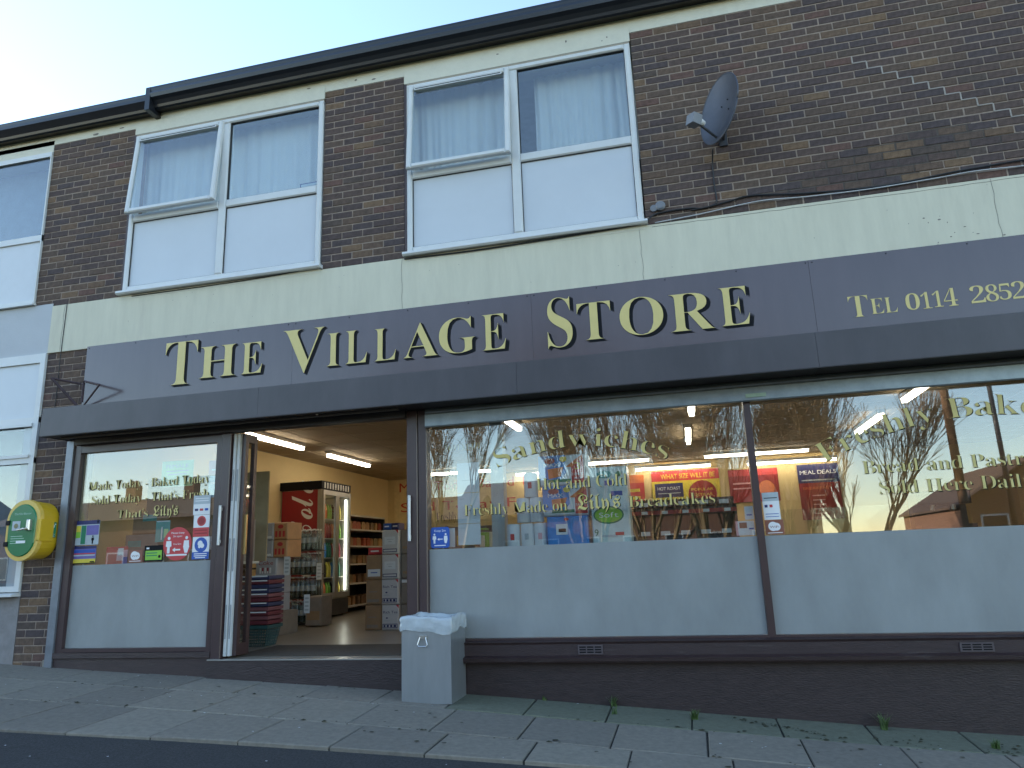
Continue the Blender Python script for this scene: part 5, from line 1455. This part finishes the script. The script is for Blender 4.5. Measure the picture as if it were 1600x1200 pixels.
tag(sp.build('pale_grit', PAPER), 'pale grit and paper specks scattered on the pavement', 'grit', kind='stuff')

# ================================================================== ACROSS THE ROAD (seen in the glass)
def tree(x, y, h, spread, seed, label, stems=4):
    rnd = random.Random(seed)
    t = thing('bare_tree', (x, y, -.3), label, 'tree', 'bare trees across the road')
    tr, tw = MB(), MB()
    def limb(p, d, l, r_, depth):
        segs = 3 if depth < 4 else 2
        pts = [Vector(p)]
        q = Vector(p); dd = Vector(d)
        for s in range(segs):
            dd = (dd + Vector((rnd.gauss(0, .09), rnd.gauss(0, .09), rnd.gauss(.07, .05)))).normalized()
            q = q + dd * (l / segs)
            pts.append(q.copy())
        rs = [max(.010, r_ * (1 - .45 * i / segs)) for i in range(segs + 1)]
        (tr if depth < 2 else tw).tube(pts, rs, 6 if depth < 2 else 3, cap=False)
        if depth >= 4:
            return
        nch = rnd.randint(4, 6)
        for c in range(nch):
            i = rnd.choice([1, segs - 1, segs, segs])
            ax = Vector((rnd.gauss(0, 1), rnd.gauss(0, 1), rnd.gauss(.15, .6))).normalized()
            nd = (dd * rnd.uniform(.9, 1.5) + ax * spread * rnd.uniform(.5, 1)).normalized()
            limb(pts[i], nd, l * rnd.uniform(.6, .85), rs[i] * rnd.uniform(.5, .7), depth + 1)
    for s in range(stems):
        a = 2 * math.pi * s / stems + rnd.uniform(-.4, .4)
        limb((x + .1 * math.cos(a), y + .1 * math.sin(a), -.4), Vector((.32 * math.cos(a), .32 * math.sin(a), 1)).normalized(), h * .33, .15, 0)
    tr.build('trunk', BARK, t)
    tw.build('crown', TWIG, t)
tree(7.2, -22, 9, .55, 11, 'many stemmed bare tree reflected right of the mullion', 4)
tree(4.1, -23, 11, .5, 12, 'tall bare tree reflected in the middle of the big window', 3)
tree(-.6, -23.5, 11.5, .5, 14, 'bare tree reflected above the Sandwiches lettering', 3)
tree(9.6, -24, 9, .5, 17, 'smaller bare tree reflected left of the timber pole', 3)
tree(1.9, -27, 11, .5, 19, 'farther bare tree reflected behind the Hot and Cold lettering', 3)
tree(-6.0, -22, 11, .5, 13, 'bare tree reflected at the left end of the big window', 3)
def house(x, y, w, d, hw, hr, label, gable=False, chim=()):
    t = thing('opposite_house', (x, y, -.2), label, 'house', 'houses across the road')
    m = MB(); m.box(x - w / 2, x + w / 2, y - d, y, -.6, hw)
    if gable:
        m.prism([(x - w / 2, hw), (x + w / 2, hw), (x, hr)], y - d, y)
    m.build('wall', OPPB, t)
    r_ = MB()
    if gable:
        for sgn in (-1, 1):
            r_.add([(x + sgn * (w / 2 + .2), y + .2, hw - .1), (x, y + .2, hr + .08), (x, y - d - .2, hr + .08), (x + sgn * (w / 2 + .2), y - d - .2, hw - .1), (x + sgn * (w / 2 + .2), y + .2, hw), (x, y + .2, hr + .2), (x, y - d - .2, hr + .2), (x + sgn * (w / 2 + .2), y - d - .2, hw)], [(0, 1, 2, 3), (4, 7, 6, 5), (0, 4, 5, 1), (1, 5, 6, 2), (2, 6, 7, 3), (3, 7, 4, 0)])
    else:
        r_.profx([(y + .3, hw - .05), (y - d / 2, hr), (y - d - .3, hw - .05)], x - w / 2 - .2, x + w / 2 + .2)
    ro = r_.build('roof', OPPR, t)
    for cxx in chim:
        c = MB(); c.box(cxx - .35, cxx + .35, y - d / 2 - .3, y - d / 2 + .3, hr - .5, hr + .9); c.lathe([(.12, 0), (.1, .3)], cxx - .15, y - d / 2, hr + .9, 8); c.lathe([(.12, 0), (.1, .3)], cxx + .15, y - d / 2, hr + .9, 8)
        c.build('chimney', OPPB, ro)
    for k in range(int(w // 2.6)):
        xx = x - w / 2 + 1.3 + 2.6 * k
        for zz in ((.9, 2.2), (3.3, 4.4)):
            if zz[1] < hw:
                f_ = MB(); f_.box(xx - .55, xx + .55, y, y + .05, zz[0], zz[1]); wo = f_.build('window', UPVC, t)
                MB().box(xx - .47, xx + .47, y + .0505, y + .056, zz[0] + .08, zz[1] - .08).build('pane', M('dark_window', (.04, .05, .06), rough=.1), wo)
house(18.2, -30, 6.5, 9, 2.6, 4.5, 'orange brick gabled house reflected at the right edge of the window', True)
house(-29, -29, 16, 8, 4.0, 5.5, 'brown brick houses with chimneys reflected in the left window', False, (-30.5, -26.3))
house(-14.5, -34, 11, 8, 3.4, 5.0, 'brown brick house reflected behind the left bare tree', False, (-17,))
house(-.5, -41, 23, 8, 3.9, 6.4, 'brown row of houses reflected low behind the bare trees', False, (-6, 5))
house(-52, -30, 18, 8, 4.4, 6.6, 'brick houses reflected in the neighbour window', False, (-50,))
def pole(x, y, h, r_, m, label, lamp=False):
    t = thing('utility_pole', (x, y, -.6), label, 'pole')
    MB().tube([(x, y, -.8), (x, y, h * .5), (x, y, h)], [r_, r_ * .9, r_ * .75], 10).build('post', m, t, True)
    b_ = MB(); b_.box(x - .5, x + .5, y - .05, y + .05, h - .6, h - .5)
    if not lamp:
        b_.build('crossarm', m, t)
    else:
        MB().tube([(x, y, h - .1), (x + .5, y + .4, h + .25), (x + 1.0, y + .8, h + .25)], .05, 8).build('lamp_arm', m, t)
        MB().box(x + .9, x + 1.4, y + .7, y + .95, h + .2, h + .32).build('lamp_head', LNB, t)
pole(12.55, -22, 9, .16, WOODP, 'brown timber pole reflected in the right hand pane')
pole(14.0, -22, 8.5, .09, DISHD, 'dark steel lamp post reflected near the right edge of the window', True)
